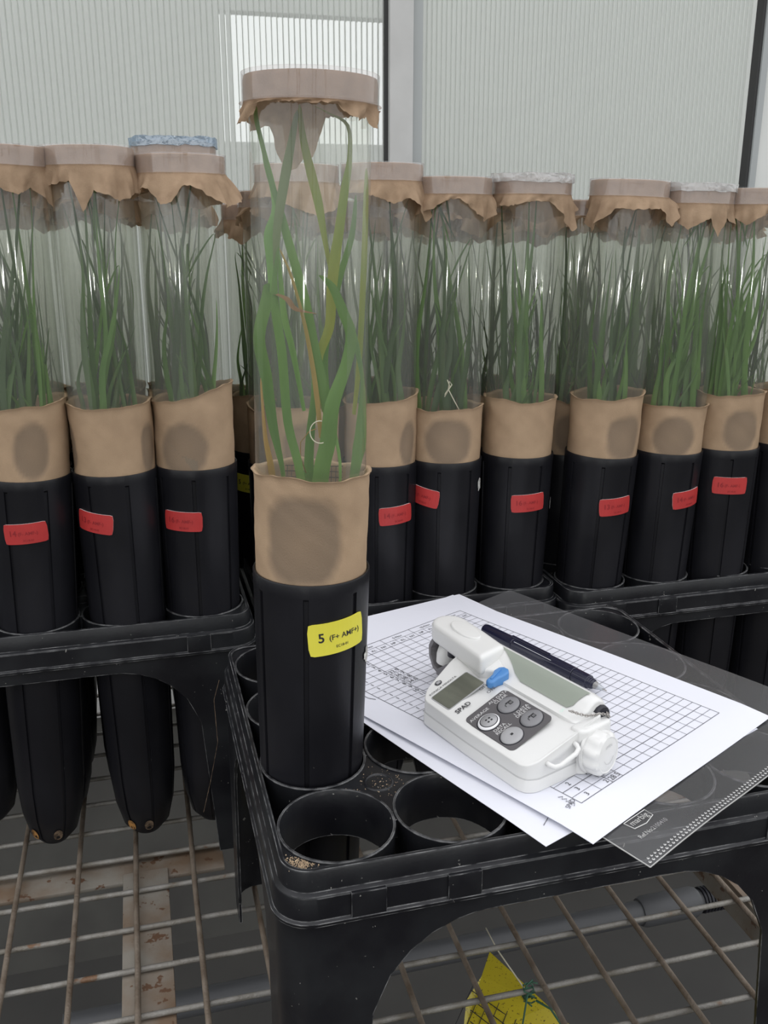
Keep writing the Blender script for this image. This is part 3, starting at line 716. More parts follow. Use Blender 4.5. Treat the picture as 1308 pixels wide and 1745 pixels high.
# --- front row behind, each measured on its own
def rowpos(org, i, j, top): 
    x, y = W2(i * PITCH, j * PITCH, org); return (x, y, top)
OL = (-0.158 - 4 * PITCH * UX, 0.766 - 4 * PITCH * UY); OM = (0.1215 - 3 * PITCH * UX, 0.861 - 3 * PITCH * UY); OR_ = (0.2020, 0.866)
def lb_red(root, ang, z, tilt, big, l1='(F- AMF-)'):
    pot_label(root, R(-90 + ang), z, 0.0335, 0.0165, R(tilt), False, M['red'], M['redink'], l1, big)
def lobes(*L):
    def f(an):
        d = math.degrees(an) % 360; v = L[0]
        for c_, w_, h_ in L[1:]:
            q = abs((d - c_ + 180) % 360 - 180) / w_; v += h_ * max(0, 1 - q)
        return v
    return f
FR = []
def front(label, x, y, top, capx, ztop, seed, spin, lab, cuff=0.183, dz=-0.004, hems=None, patches=None, nleaf=12, mats=('ld', 'lm', 'lg'), flare=0.004, cuffhem=None, tfix=0.0, camp=0.0015):
    tx = (capx - x) / ztop
    r = potted(label, (x, y, top), (tx, tfix), R(spin), ztop, seed, hem=0.01, cap=cap_mesh(seed, ztop, custom=hems, flare=flare), nleaf=nleaf, mats=mats, cuff_top=cuff, dz=dz, patches=patches if patches is not None else ((-pi / 2 + .2, 0.153, 0.02, 0.022),), cuffhem=cuffhem, seam=-0.4 + seed * 0.37, camp=camp)
    if lab: lb_red(r, *lab)
    FR.append(r); return r
dn = lambda d: R(d)
ch = lambda L_, Rr: (lambda a_: (L_ + Rr) / 2 + (Rr - L_) / 2 * cos(a_))
front('black pot with red label 14, cut by the left edge of the photo', -0.291, 0.731, TOPL, -0.2765, 0.376, 11, 3, (12, 0.090, 5, '14'), 0.185, hems=lobes(0.010, (300, 40, 0.010), (345, 25, 0.018), (200, 60, 0.01), (100, 60, 0.015)), patches=((R(-62), 0.155, 0.014, 0.022),), nleaf=16, cuffhem=ch(-0.004, 0.008))
front('black pot with red label 13 tilting down right, second potted tube from the left', -0.2195, 0.7465, TOPL, -0.2211, 0.376, 12, -9, (-21, 0.0935, -6, '13'), 0.186, hems=lobes(0.011, (225, 40, 0.004), (278, 12, 0.018), (318, 55, 0.014), (60, 80, 0.012)), patches=((R(-162), 0.152, 0.016, 0.022), (R(-15), 0.15, 0.010, 0.02)), nleaf=13)
front('pot with level red label 16 and dark round cuff patch, third from the left', -0.1588, 0.7664, TOPL, -0.1564, 0.3715, 13, 20, (-12, 0.0885, -1, '16'), 0.187, hems=lobes(0.009, (215, 30, 0.010), (262, 22, 0.014), (272, 10, 0.005), (330, 40, 0.016), (80, 110, 0.016)), patches=((R(-96), 0.147, 0.0205, 0.0225),), nleaf=12, flare=0.009, cuffhem=ch(-0.004, 0.011))
front('potted tube standing directly behind the tall tube with the yellow label', -0.074, 0.808, TOPM, -0.071, 0.380, 14, 0, None, 0.186, hems=lobes(0.012, (300, 60, 0.014), (100, 60, 0.01)))
front('black pot with red label 14 half hidden behind the tall tube', -0.0045, 0.8285, TOPM, -0.0015, 0.382, 15, 8, (27, 0.087, 3, '14'), 0.188, hems=lobes(0.010, (285, 35, 0.008), (335, 30, 0.022), (80, 80, 0.012)), nleaf=15, patches=((R(-40), 0.15, 0.010, 0.02),), cuffhem=ch(-0.003, 0.005))
front('black pot whose red label sits at its left edge, knotted thread in its sleeve', 0.0545, 0.8415, TOPM, 0.0574, 0.372, 16, 2, (-38, 0.100, -8, '15'), 0.179, hems=lobes(0.004, (210, 55, 0.018), (322, 45, 0.018), (60, 60, 0.016)), nleaf=8, patches=((R(-88), 0.150, 0.0225, 0.021),))
front('black pot with glossy red label 16, at the right end of the middle tray', 0.1225, 0.861, TOPM, 0.1282, 0.3725, 17, -4, (16, 0.0895, 3, '16'), 0.183, hems=lobes(0.006, (200, 30, 0.006), (235, 30, 0.004), (328, 36, 0.024), (70, 80, 0.018)), nleaf=13, patches=())
front('black pot with red label 13, first one in the right tray, leaning right', 0.2012, 0.868, TOPR, 0.2150, 0.373, 18, 5, (20, 0.086, 5, '13'), 0.186, hems=lobes(0.008, (205, 40, 0.022), (262, 60, 0.003), (318, 20, 0.016), (80, 80, 0.02)), nleaf=11, flare=0.006, patches=((R(-66), 0.150, 0.019, 0.0215),), cuffhem=ch(-0.002, 0.003))
front('black pot with red label 14 at its right edge, second in the right tray', 0.2685, 0.883, TOPR, 0.2768, 0.3675, 19, -6, (30, 0.0885, 6, '14'), 0.176, hems=lobes(0.010, (190, 40, 0.012), (290, 14, 0.018), (340, 35, 0.012), (250, 30, 0.012)), nleaf=15, mats=('lm', 'lg', 'lg'), patches=((R(-96), 0.147, 0.020, 0.02),))
front('dusty black pot with level red label 16, third in the right tray', 0.3315, 0.899, TOPR, 0.3314, 0.367, 20, 10, (-1, 0.0975, -1, '16'), 0.184, hems=lobes(0.006, (190, 30, 0.014), (250, 30, 0.012), (330, 60, 0.01)), nleaf=16, mats=('lm', 'lg', 'lg'), patches=((R(-80), 0.15, 0.018, 0.02),))
front('black pot cut off by the right edge of the photo', 0.3985, 0.919, TOPR, 0.398, 0.364, 21, 10, None, 0.184, hems=lobes(0.01, (250, 40, 0.01)), nleaf=10)
# drainage slots at the foot of the two pots hanging in the open arch
for rt, a0 in ((FR[0], -118), (FR[0], -62), (FR[1], -112), (FR[1], -70)):
    e_ = [(0.0038 * cos(2 * pi * k / 14), 0.0062 * sin(2 * pi * k / 14), 0.0) for k in range(14)]
    vv = []
    for x, y, z in e_:
        zz = -0.196 + y; rr0 = 0.0205 + (zz + 0.200) * 0.24 + 0.0006 if zz > -0.2 else 0.0205 + (zz + 0.2) * 0.8 + 0.0006
        an = R(a0) + x / 0.021; vv.append((rr0 * cos(an), rr0 * sin(an), zz))
    MB().add(vv, [tuple(range(14))]).obj('drain_slot', M['slot'] if a0 < -90 else M['soil'], rt)
# thread knot in the sixth pot's sleeve
MB().tube([(-0.001, -0.026, 0.205), (0.0015, -0.0265, 0.199), (-0.0025, -0.0265, 0.193), (-0.003, -0.026, 0.190), (0.0, -0.0265, 0.196), (0.003, -0.0275, 0.201), (0.001, -0.027, 0.204), (0.0, -0.0275, 0.197), (0.006, -0.0285, 0.186), (0.010, -0.029, 0.179)], 0.0005, 5).obj('knotted_thread', M['thread'], FR[5], True)
# crumpled clear film over some caps
def wrap(root, top, m_, seed):
    rs = random.Random(seed); vs = []; fs = []; na = 40; nr = 8
    for j in range(nr):
        for a in range(na):
            an = 2 * pi * a / na; t = j / (nr - 1)
            r = 0.003 + 0.033 * min(1, t * 1.18); z = top + 0.0022 + rs.uniform(0, .0016) * (t > .2) - max(0, t - 0.86) * 0.05
            vs.append(((r + rs.uniform(-.0005, .0005)) * cos(an), r * sin(an), z))
    for j in range(nr - 1):
        for a in range(na): fs.append((j * na + a, j * na + (a + 1) % na, (j + 1) * na + (a + 1) % na, (j + 1) * na + a))
    fs.append(tuple(range(na)))
    MB().add(vs, fs).obj('crumpled_film', m_, root)
wrap(FR[6], 0.3725, M['wrap'], 1); wrap(FR[8], 0.3675, M['wrap'], 2)
# white tag edges peeping between pots
for rt, an_, z_ in ((FR[5], -24, 0.108), (FR[6], -14, 0.083)):
    v_ = [(-0.003, -0.006, .0003), (0.003, -0.005, .0003), (0.004, 0.004, .0003), (0.001, 0.006, .0003), (-0.003, 0.003, .0003)]
    MB().add(bend(v_, R(an_), z_, 0.0342, 0.2), [(0, 1, 2, 3, 4)]).obj('tag_edge', M['scuff'], rt)

# --- the rows behind: seen only through the sleeves and between the caps
protos = [FR[0], FR[4], FR[9]]
rs = random.Random(21)
plain = []
for q, (nm, sd) in enumerate((('a', 61), ('b', 62), ('c', 63))):
    plain.append(None)
def back_row(org, nu, nv, top, where, special=None):
    for j in range(1, nv):
        for i in range(nu):
            x, y = W2(i * PITCH, j * PITCH, org)
            # skip what the frame can never show
            if abs(x) > 0.46 * y + 0.04 or j > 3 or (i, j, org[0]) in ((4, 1, OL[0]), (0, 2, OM[0])): continue
            k = rs.randrange(3)
            tl = (rs.uniform(-.012, .012), rs.uniform(-.01, .01)); rz = rs.uniform(0, 6.28)
            loc = (x, y, top - 0.012 - 0.004 * j)
            lab = 'potted tube with brown cloth cap in the %s row back, %s' % (('second', 'third', 'fourth')[j - 1], where)
            if plain[k] is None:
                plain[k] = potted(lab, loc, tl, rz, 0.366 + 0.004 * k, 61 + k, nleaf=13, group='potted tubes in the %s row back, ' % ('second', 'third', 'fourth')[j - 1] + where, cuff_top=0.186, patches=((rs.uniform(0, 6), 0.152, 0.019, 0.021),))
            else: copy_tree(plain[k], loc, tl, lab, 'potted tubes in the %s row back, ' % ('second', 'third', 'fourth')[j - 1] + where, rz)
            if special and special[0] == (i, j): special[1](x, y, top)
back_row(OL, 5, 4, TOPL, 'left tray')
bx, by = W2(4 * PITCH, PITCH, OL)
bt = potted('taller potted tube with bluish crumpled film on its cap, behind the left tray front row', (bx, by, TOPL - 0.016), (0.004, 0), 0.4, 0.398, 77, nleaf=12, cuff_top=0.188)
wrap(bt, 0.398, M['bluewrap'], 7)
back_row(OM, 4, 5, TOPM, 'middle tray')
gp = potted('black pot with small yellow label 5, back in the gap left of the tall tube', (-0.1235, 0.938, TOPM - 0.018), (0.01, 0), 0.3, 0.366, 83, nleaf=12, cuff_top=0.186, patches=((R(20), 0.15, 0.018, 0.02),))
pot_label(gp, R(-90 - 24), 0.100, 0.0330, 0.0180, R(-2), False, M['yellow'], M['ink'], '(F+ AMF+)', '5')
back_row(OR_, 4, 4, TOPR, 'right tray')

# ------------------------------------------------------------------ papers and punched pocket on the nearest tray
SX, SY = 0.2005, 0.292
def sheet(name, label, cat, org, ang, zb, sx, sy, defo, m_, nx=40, ny=56, thick=0.0003, group=None, smooth=True):
    """local x = short side, y = long side away from the viewer"""
    vs = []; fs = []
    for i in range(nx + 1):
        for j in range(ny + 1):
            x = sx * i / nx; y = sy * j / ny; vs.append((x, y, defo(x, y)))
    for i in range(nx):
        for j in range(ny):
            k = i * (ny + 1) + j; fs.append((k, k + ny + 1, k + ny + 2, k + 1))
    n = len(vs)
    if thick:
        vs += [(x, y, z - thick) for x, y, z in vs]; fs += [tuple(q + n for q in f[::-1]) for f in fs]
        per = [i * (ny + 1) for i in range(nx + 1)] + [nx * (ny + 1) + j for j in range(1, ny + 1)] + [i * (ny + 1) + ny for i in range(nx - 1, -1, -1)] + [j for j in range(ny - 1, 0, -1)]
        for a_, b_ in zip(per, per[1:] + per[:1]): fs.append((a_, n + a_, n + b_, b_))
    o = MB().add(vs, fs).obj(name, m_, None, smooth, 40)
    o.location = (org[0], org[1], zb); o.rotation_euler = (0, 0, ang); o['label'] = label; o['category'] = cat
    return o
PA = math.atan2(0.135, 0.147)
def d_pocket(x, y): return 0.0006 * sin(22 * x + 9 * y) * (1 if x > 0.02 else x / 0.02) + 0.0004 * sin(50 * x + 31 * y) - 0.10 * max(0, 0.035 - x * 0.5 - y) * 0.5
pk = sheet('punched_pocket', 'clear plastic punched pocket under the papers, sticking out towards the lower right', 'plastic sleeve', (0.1376, 0.4105), math.atan2(0.080, 0.1), TOPN + 0.0022, 0.232, 0.300, d_pocket, M['pocket'], 60, 60, 0)
pk.rotation_euler = (0, 0, math.atan2(0.66, 0.75))
# the pocket's outer edge is the strip with the punched pattern: local x runs along it
st = MB()
for k in range(74):
    x = 0.003 + k * 0.0031
    for (dx, dy, q) in ((0, 0.0022, 0.0010), (0.0015, 0.0044, 0.0009)):
        c0 = (x + dx, dy); pts = [(c0[0] + q * cos(a_ * pi / 3), c0[1] + q * 0.9 * sin(a_ * pi / 3)) for a_ in range(6)]; pin = [(c0[0] + q * .45 * cos(a_ * pi / 3), c0[1] + q * .4 * sin(a_ * pi / 3)) for a_ in range(6)]
        st.add([(p[0], p[1], d_pocket(*p) + 0.0003) for p in pts] + [(p[0], p[1], d_pocket(*p) + 0.0006) for p in pin], [(a_, (a_ + 1) % 6, 6 + (a_ + 1) % 6, 6 + a_) for a_ in range(6)])
st.obj('perforated_strip', M['emboss'], pk, kind='stuff')
ed = MB()
ed.tube([(k * 0.232 / 40, 0.0, d_pocket(k * 0.232 / 40, 0)) for k in range(41)], 0.00035, 4)
ed.tube([(0.0, k * 0.1 / 20, d_pocket(0, k * 0.1 / 20)) for k in range(21)], 0.00035, 4)
ed.obj('welded_edge', M['emboss'], pk)
lg = MB()
def emb(s_, size, x0, y0, rot=0, al='LEFT'):
    v, f = text(s_, size, al, 0.01); lg.add([(x0 + x * cos(rot) - y * sin(rot), y0 + x * sin(rot) + y * cos(rot), d_pocket(x0, y0) + 0.0006) for x, y, z in v], f)
emb('marbig', 0.0056, 0.0192, 0.0238); emb('Ref.No:2100410', 0.0039, 0.0140, 0.0150)
hexa = [(0.0050, 0.0290), (0.0085, 0.0245), (0.0290, 0.0235), (0.0338, 0.0275), (0.0325, 0.0345), (0.0275, 0.0350), (0.0100, 0.0345)]
hexa = [(0.0170, 0.0285), (0.0180, 0.0220), (0.0270, 0.0205), (0.0360, 0.0225), (0.0368, 0.0285)]
lg.tube([(p[0], p[1], d_pocket(*p) + 0.0006) for p in hexa + hexa[:1]], 0.0003, 4)
lg.obj('embossed_lettering', M['emboss'], pk)

def d_p2(x, y): return 0.0006 * sin(15 * y + 3) + 0.010 * max(0, (y - 0.20) / 0.09) ** 2 * max(0, 1 - x / 0.2) - 0.05 * max(0, 0.03 - y) * 0.5
p2 = sheet('paper_sheet', 'white paper sheet underneath, its edge and corner showing left of the printed table', 'paper', (0.0860, 0.425), R(37.5), TOPN + 0.0030, 0.200, 0.292, d_p2, M['paper'])
def d_p1(x, y): return 0.0007 * sin(13 * y + 1.2) * (1 - 0.4 * x / 0.2) + 0.0005 * sin(30 * x + 12 * y) + 0.009 * max(0, (y - 0.20) / 0.09) ** 2 * max(0, 1 - x / 0.19) - 0.06 * max(0, 0.02 - y)
TOPP = TOPN + 0.0044
p1 = sheet('paper_sheet', 'white printed sheet with a ruled data table, topmost under the white meter', 'paper', (0.1109, 0.4250), PA, TOPP, SX, SY, d_p1, M['paper'])
PO = Vector((0.1130, 0.4320)); px_ = Vector((cos(PA), sin(PA))); py_ = Vector((-sin(PA), cos(PA)))
# ruled table: its near corner sits at local (tx0, ty0)
tx0, ty0 = 0.0236, 0.0248
TW, TH = 0.154, 0.2370
nrow = 34; hdr = 2; rh = TH / (nrow + hdr)
colw = [0.0195, 0.0115] + [(TW - 0.031) / 12] * 12
ink = MB()
def pz(x, y): return d_p1(x, y) + 0.00025
def line(x0, y0, x1, y1, w_):
    n = max(2, int(math.hypot(x1 - x0, y1 - y0) / 0.005)); dx, dy = x1 - x0, y1 - y0; L_ = math.hypot(dx, dy); nx_, ny_ = -dy / L_ * w_ / 2, dx / L_ * w_ / 2
    vs = []
    for k in range(n + 1):
        x, y = x0 + dx * k / n, y0 + dy * k / n; vs += [(x + nx_, y + ny_, pz(x, y)), (x - nx_, y - ny_, pz(x, y))]
    ink.add(vs, [(2 * k, 2 * k + 1, 2 * k + 3, 2 * k + 2) for k in range(n)])
for r_ in range(nrow + hdr + 1):
    y = ty0 + r_ * rh
    line(tx0 + (0.031 if r_ == nrow + hdr - 1 else 0), y, tx0 + TW, y, 0.00042 if r_ in (0, nrow, nrow + hdr, 2, 18) else 0.00030)
x = tx0; xs = [x]
for k, c_ in enumerate(colw): x += c_; xs.append(x)
for k, x in enumerate(xs):
    line(x, ty0, x, ty0 + (TH if (k in (0, len(xs) - 1) or (k - 2) % 3 == 0) else TH - rh), 0.00042 if k in (0, 2, len(xs) - 1) else 0.00030)
ink.obj('printed_grid', M['greyink'], p1)
ink = MB()
def ptext(s_, size, x0, y0, al='CENTER', rot=0.0, bold=0.0, tgt=None):
    v, f = text(s_, size, al, bold)
    (tgt or ink).add([(x0 + x * cos(rot) - y * sin(rot), y0 + x * sin(rot) + y * cos(rot), pz(x0, y0) + 0.0002) for x, y, z in v], f)
for r_ in range(nrow):
    y = ty0 + (nrow - 1 - r_) * rh + 0.0018
    blk = '1' if r_ < 16 else '2' if r_ < 32 else '3'; num = r_ % 16 + 1
    ptext(blk, 0.0048, (xs[0] + xs[1]) / 2, y); ptext(str(num), 0.0048, xs[2] - 0.0012, y, 'RIGHT')
heads = ['NP', 'KL', 'NY']; days = ['3-Nov', '5-Nov', '10-Nov', '16-Nov']
for k in range(12):
    ptext(heads[k % 3], 0.0038, (xs[2 + k] + xs[3 + k]) / 2, ty0 + nrow * rh + 0.0016)
for k in range(4): ptext(days[k], 0.0036, xs[2 + 3 * k] + 0.015, ty0 + (nrow + 1) * rh + 0.0016)
ink.obj('printed_text', M['ink'], p1)
ink2 = MB()
for r_, s_ in ((4, '32.9'), (5, '36.7'), (6, '38.8'), (7, '34.0'), (32, '38.4'), (33, '28.5')):
    y = ty0 + (nrow - 1 - r_) * rh + 0.0010; ptext(s_, 0.0056, xs[2] + 0.0008, y, 'LEFT', 0.05, 0.0, ink2)
ptext('SPAD', 0.0042, tx0 - 0.0095, ty0 + 0.001, 'LEFT', 0.3, 0, ink2)
def scrib(pts):
    ink2.tube([(p[0], p[1], pz(*p) + 0.0002) for p in pts], 0.0002, 4)
scrib([(tx0 - 0.003, ty0 + 0.001 + 0.0014 * k) if k % 2 else (tx0 - 0.0055, ty0 + 0.001 + 0.0014 * k) for k in range(9)])
scrib([(tx0 - 0.003, ty0 + 0.17), (tx0 - 0.0055, ty0 + 0.175), (tx0 - 0.006, ty0 + 0.195), (tx0 - 0.0035, ty0 + 0.20)])
ink2.obj('handwriting', M['greyink'], p1, kind='stuff')
ink3 = MB(); ink3.tube([(0.012 + 0.001 * k, 0.0130 + 0.0016 * k * 0.3, d_p2(0.012, 0.02) + 0.0002) for k in range(8)], 0.0002, 4)
ink3.obj('pen_stroke', M['greyink'], p2)

# ------------------------------------------------------------------ chlorophyll meter
MA = math.atan2(0.566, 0.824)
mt = thing('leaf_meter', 'white handheld leaf meter with four grey buttons and a blue switch, on the printed sheet', 'meter', (0.0230, 0.5500, TOPP + 0.0012), (0, 0, MA))
mt.scale = (0.985,) * 3
# local: x = W across, y = -L along the body towards the knob, z up  (millimetres converted below)
def mm(pts): return [(p[0] / 1000, -p[1] / 1000) + tuple(q / 1000 for q in p[2:]) for p in pts]
SL = 0.36
def tz(x): return 0.0172 + SL * x
def plan(off, pts=((1, 3), (9, -4), (36, -12.5), (46, -13.5), (64, -13), (66, 98), (60, 104), (8, 105), (2, 102), (0, 97), (-0.5, 50))):
    # offset outline slightly and round it
    cx, cy = 32, 46; out = []
    P_ = [Vector((x + (off if x > cx else -off), y + (off if y > cy else -off))) for x, y in pts]; n = len(P_)
    for i in range(n):
        a, b, c_ = P_[i - 1], P_[i], P_[(i + 1) % n]
        r = min(3.5, (a - b).length * .4, (c_ - b).length * .4); p = b + (a - b).normalized() * r; q = b + (c_ - b).normalized() * r
        for k in range(4):
            t = k / 3; out.append(p * (1 - t) ** 2 + b * 2 * t * (1 - t) + q * t * t)
    return [(v.x / 1000, -v.y / 1000) for v in out]
o = MB().prism(plan(0.0), 0.0, 0.0085).obj('lower_shell', M['white'], mt); bevel(o, 0.0012)
def topf(p): return tz(min(p[0], 0.045))
o = MB().prism(plan(-0.3), 0.0085, topf).obj('upper_shell', M['white'], mt); bevel(o, 0.0024, 3)
MB().prism(plan(-0.15), 0.0080, 0.0092).obj('seam', M['seam'], mt)
# barrel on the right
sec = [(43.5, 31.0), (49, 31.6), (51, 32.4), (56, 37.2), (61, 40.8), (65, 41.2), (70, 38.5), (74, 32), (75.5, 24), (74, 14), (70, 6), (64, 2), (50, 1), (43.5, 8)]
vs = []; fs = []; LS = [-4, 0, 88, 94, 97]
for L_ in LS:
    k = {-4: .97, 97: .90, 94: .97}.get(L_, 1.0)
    for W_, z in sec: vs.append(((60 + (W_ - 60) * k) / 1000, -L_ / 1000, (20 + (z - 20) * k) / 1000))
n = len(sec)
for i in range(len(LS) - 1):
    for k in range(n): fs.append((i * n + k, i * n + (k + 1) % n, (i + 1) * n + (k + 1) % n, (i + 1) * n + k))
fs += [tuple(range(n - 1, -1, -1)), tuple(4 * n + k for k in range(n))]
o = MB().add(vs, fs).obj('barrel', M['white'], mt); bevel(o, 0.0010, 2, 40)
b_ = bmesh.new(); b_.from_mesh(o.data); bmesh.ops.recalc_face_normals(b_, faces=b_.faces); b_.to_mesh(o.data); b_.free()
# inclined green-grey panel following the flank of the barrel
prof = [(50.6, 32.6), (53.0, 34.6), (56, 37.4), (58.6, 39.5), (61, 41.1), (63.5, 41.6)]
vs = []; fs = []; NP_ = 24
for i, (W_, z) in enumerate(prof):
    t = i / (len(prof) - 1); La = 40 - 30 * t; Lb = 86 + 5 * t ** 1.2
    if i == 0: La += 2; Lb -= 2.5
    for k in range(NP_ + 1): vs.append((W_ / 1000 - 0.0002, -(La + (Lb - La) * k / NP_) / 1000, z / 1000 + 0.0003))
for i in range(len(prof) - 1):
    for k in range(NP_): q = i * (NP_ + 1) + k; fs.append((q, q + NP_ + 1, q + NP_ + 2, q + 1))
MB().add(vs, [f[::-1] for f in fs]).obj('grey_panel', M['panel'], mt, True, label='flat grey-green panel on the barrel')
# shoulder between head and body, with the pivot screw
o = MB().prism(mm([(38.5, 15), (41, -4), (47, -18), (66, -18), (70, -2), (66, 10), (58, 12), (51, 26), (44, 24)]), 0.024, lambda p: 0.0335 + 0.16 * (p[0] - 0.034)).obj('shoulder', M['white'], mt); bevel(o, 0.0016, 3)
# measuring head arm
HA = R(-8); hx, hy = 0.0498, -0.016
def hrot(x, y): return (hx + x * cos(HA) - y * sin(HA), hy + x * sin(HA) + y * cos(HA))
hp = []
for (x, y) in ((-13.2, -5), (12.0, 4), (12.8, 30), (12.8, 57)): hp.append((x, y))
hp += [(13.0 * cos(R(a_)) * 1.0 - .3, 57 + 14 * sin(R(a_))) for a_ in (15, 35, 55, 75, 90, 105, 125, 145, 165, 180)]
hp += [(-13.3, 30)]
P2_ = [hrot(x / 1000, y / 1000) for x, y in hp]
def hz(p, up):   # crowned top
    dx, dy = p[0] - hx, p[1] - hy; yy = -dx * sin(HA) + dy * cos(HA)
    return (0.0450 - 0.02 * yy) if up else (0.0300 - 0.02 * yy)
o = MB().prism(P2_, lambda p: hz(p, 0), lambda p: hz(p, 1)).obj('head_arm', M['white'], mt); bevel(o, 0.0042, 4)
# thumb rest on the head
tp = [(7.4 * cos(2 * pi * k / 28), 37 + 16.5 * sin(2 * pi * k / 28)) for k in range(28)]
o = MB().prism([hrot(x / 1000 + 0.0005, y / 1000) for x, y in tp], 0.041, 0.0458).obj('thumb_rest', M['white'], mt); bevel(o, 0.0010, 3)
MB().lathe([(0.0001, 0.0), (0.0022, 0.0), (0.0024, 0.0003), (0.0019, 0.0004), (0.0016, -0.0004)], 16).xf(lambda x, y, z: (x + 0.0500, y - 0.0225, z + 0.0340 + 0.16 * (x))).obj('pivot_screw', M['btn'], mt, True)
# lower jaw: grey C-shaped clip with white cone on top
def hp3(x, y, z): a_ = hrot(x, y); return (a_[0], a_[1], z)
m_ = MB()
def jawbar(path, hw, th):
    vs = []; n = len(path)
    for i, (y, z) in enumerate(path):
        d = Vector((path[min(i + 1, n - 1)][0] - path[max(i - 1, 0)][0], path[min(i + 1, n - 1)][1] - path[max(i - 1, 0)][1])).normalized(); nx_, nz_ = -d.y * th / 2, d.x * th / 2
        for (sx, sn) in ((-hw, 1), (hw, 1), (hw, -1), (-hw, -1)): vs.append(hp3(sx, y + nx_ * sn, z + nz_ * sn))
    fs = [(i * 4 + k, i * 4 + (k + 1) % 4, i * 4 + 4 + (k + 1) % 4, i * 4 + 4 + k) for i in range(n - 1) for k in range(4)] + [(3, 2, 1, 0), tuple(4 * (n - 1) + k for k in range(4))]
    m_.add(vs, fs)
jawbar([(0.012, 0.0060), (0.040, 0.0050), (0.054, 0.0050), (0.064, 0.0075), (0.069, 0.014), (0.0695, 0.021), (0.065, 0.0275)], 0.010, 0.0036)
o = m_.obj('jaw_frame', M['jaw'], mt); bevel(o, 0.0006)
m_ = MB(); jawbar([(0.002, 0.0165), (0.030, 0.0145), (0.050, 0.0125)], 0.0085, 0.004)
o = m_.obj('jaw_arm', M['jaw'], mt); bevel(o, 0.0006)
m_ = MB().prism([hrot(a_, b_) for a_, b_ in ((-0.0128, 0.026), (-0.0102, 0.026), (-0.0102, 0.048), (-0.0128, 0.054))], 0.006, lambda p: 0.030 if p[1] < hy + 0.03 else 0.010)
m_.obj('jaw_side_plate', M['jaw'], mt)
MB().lathe([(0.0095, 0.013), (0.0093, 0.019), (0.0078, 0.0245), (0.005, 0.0275), (0.0001, 0.0285)], 28).xf(lambda x, y, z: hp3(x - 0.001, y + 0.056, z)).obj('jaw_cone', M['white'], mt, True)
MB().lathe([(0.0001, 0.0265), (0.0055, 0.0265), (0.0055, 0.0315)], 20).xf(lambda x, y, z: hp3(x - 0.007, y + 0.038, z)).obj('receptor_window', M['black'], mt, True)
# screen, keypad and buttons on the sloping top
def onface(pts, lift=0.0002): return [(x, y, tz(x) + lift) for x, y in pts]
def patch(name, pts, m_, z0=-0.0006, z1=0.0003, parent=mt, bv=0):
    pts = pts if len(pts) else pts
    o = MB().prism(pts, lambda p: tz(p[0]) + z0, lambda p: tz(p[0]) + z1).obj(name, m_, parent)
    if bv: bevel(o, bv)
    return o
def mmr(w0, l0, w1, l1, r): return rrect(w0 / 1000, -l1 / 1000, w1 / 1000, -l0 / 1000, r / 1000)
patch('screen_bezel', mmr(4.4, 6.2, 34.6, 26.0, 1.6), M['btn'], z1=0.00025)
patch('screen', mmr(5.0, 6.8, 34.0, 25.4, 1.2), M['lcd'], z1=0.0004)
kp = patch('keypad', mmr(4.6, 41, 37.6, 86, 3.2), M['pad'])
BT = [('average_button', 12.0, 56.0, 'btn', 1), ('recall_button', 12.6, 76.5, 'btn', 0), ('clear_button', 29.0, 55.0, 'btnd', 0), ('delete_button', 29.3, 75.6, 'btnd', 0)]
glyph = MB(); glyw = MB()
for nm, W_, L_, mk, rg_ in BT:
    x0, y0 = W_ / 1000, -L_ / 1000
    def put(x, y, z): return (x0 + x, y0 + y, tz(x0 + x) + z)
    MB().lathe([(0.0074, 0.0003), (0.0074, 0.00055), (0.0066, 0.0006), (0.0066, 0.0003)], 36).xf(put).obj('button_surround', M['black'] if not rg_ else M['black'], mt, True)
    b0 = MB().lathe([(0.0068, 0.0003), (0.0067, 0.0012), (0.0060, 0.0016), (0.003, 0.0017), (0.0001, 0.0017)], 36).xf(put).obj(nm, M['ring'] if rg_ else M[mk], mt, True)
    if rg_:
        MB().lathe([(0.0057, 0.00165), (0.0056, 0.0018), (0.0052, 0.0018)], 32).xf(put).obj('button_groove', M['black'], b0)
        MB().lathe([(0.0052, 0.0015), (0.0051, 0.0020), (0.0001, 0.0021)], 32).xf(put).obj('button_cap', M['btn'], b0, True)
        for dx, dy in ((-.0015, 0), (.0015, 0), (0, .0015), (0, -.0015)): dxr, dyr = (dx - dy) * .8, (dx + dy) * .8; glyph.add([put(dxr + a_, dyr + c_, 0.0023) for a_, c_ in ((-.0006, -.0006), (.0006, -.0006), (.0006, .0006), (-.0006, .0006))], [(0, 1, 2, 3)])
    elif nm == 'recall_button': glyph.add([put(a_, c_, 0.0019) for a_, c_ in ((-.0008, -.0008), (.0008, -.0008), (.0008, .0008), (-.0008, .0008))], [(0, 1, 2, 3)])
    else:
        for (a_, c_, ww, hh) in ((0.0012, -0.0004, .0013, .0013), (-0.0010, 0.0012, .0006, .0006), (0.0012, 0.0014, .0015, .0003)):
            glyph.add([put(a_ + p * ww, c_ + q * hh, 0.0019) for p, q in ((-1, -1), (1, -1), (1, 1), (-1, 1))], [(0, 1, 2, 3)])
        for q in (-.0006, 0, .0006): glyw.add([put(0.0012 + q - .0001, -0.0013, 0.0020), put(0.0012 + q + .0001, -0.0013, 0.0020), put(0.0012 + q + .0001, 0.0005, 0.0020), put(0.0012 + q - .0001, 0.0005, 0.0020)], [(0, 1, 2, 3)])
        glyph.tube([put(-0.0028, -0.0012, .0019), put(-0.0026, 0.0004, .0019), put(-0.0016, 0.0010, .0019)], 0.0002, 4)
glyph.obj('button_symbols', M['ink'], kp); glyw.obj('button_symbol_bars', M['btn'], kp)
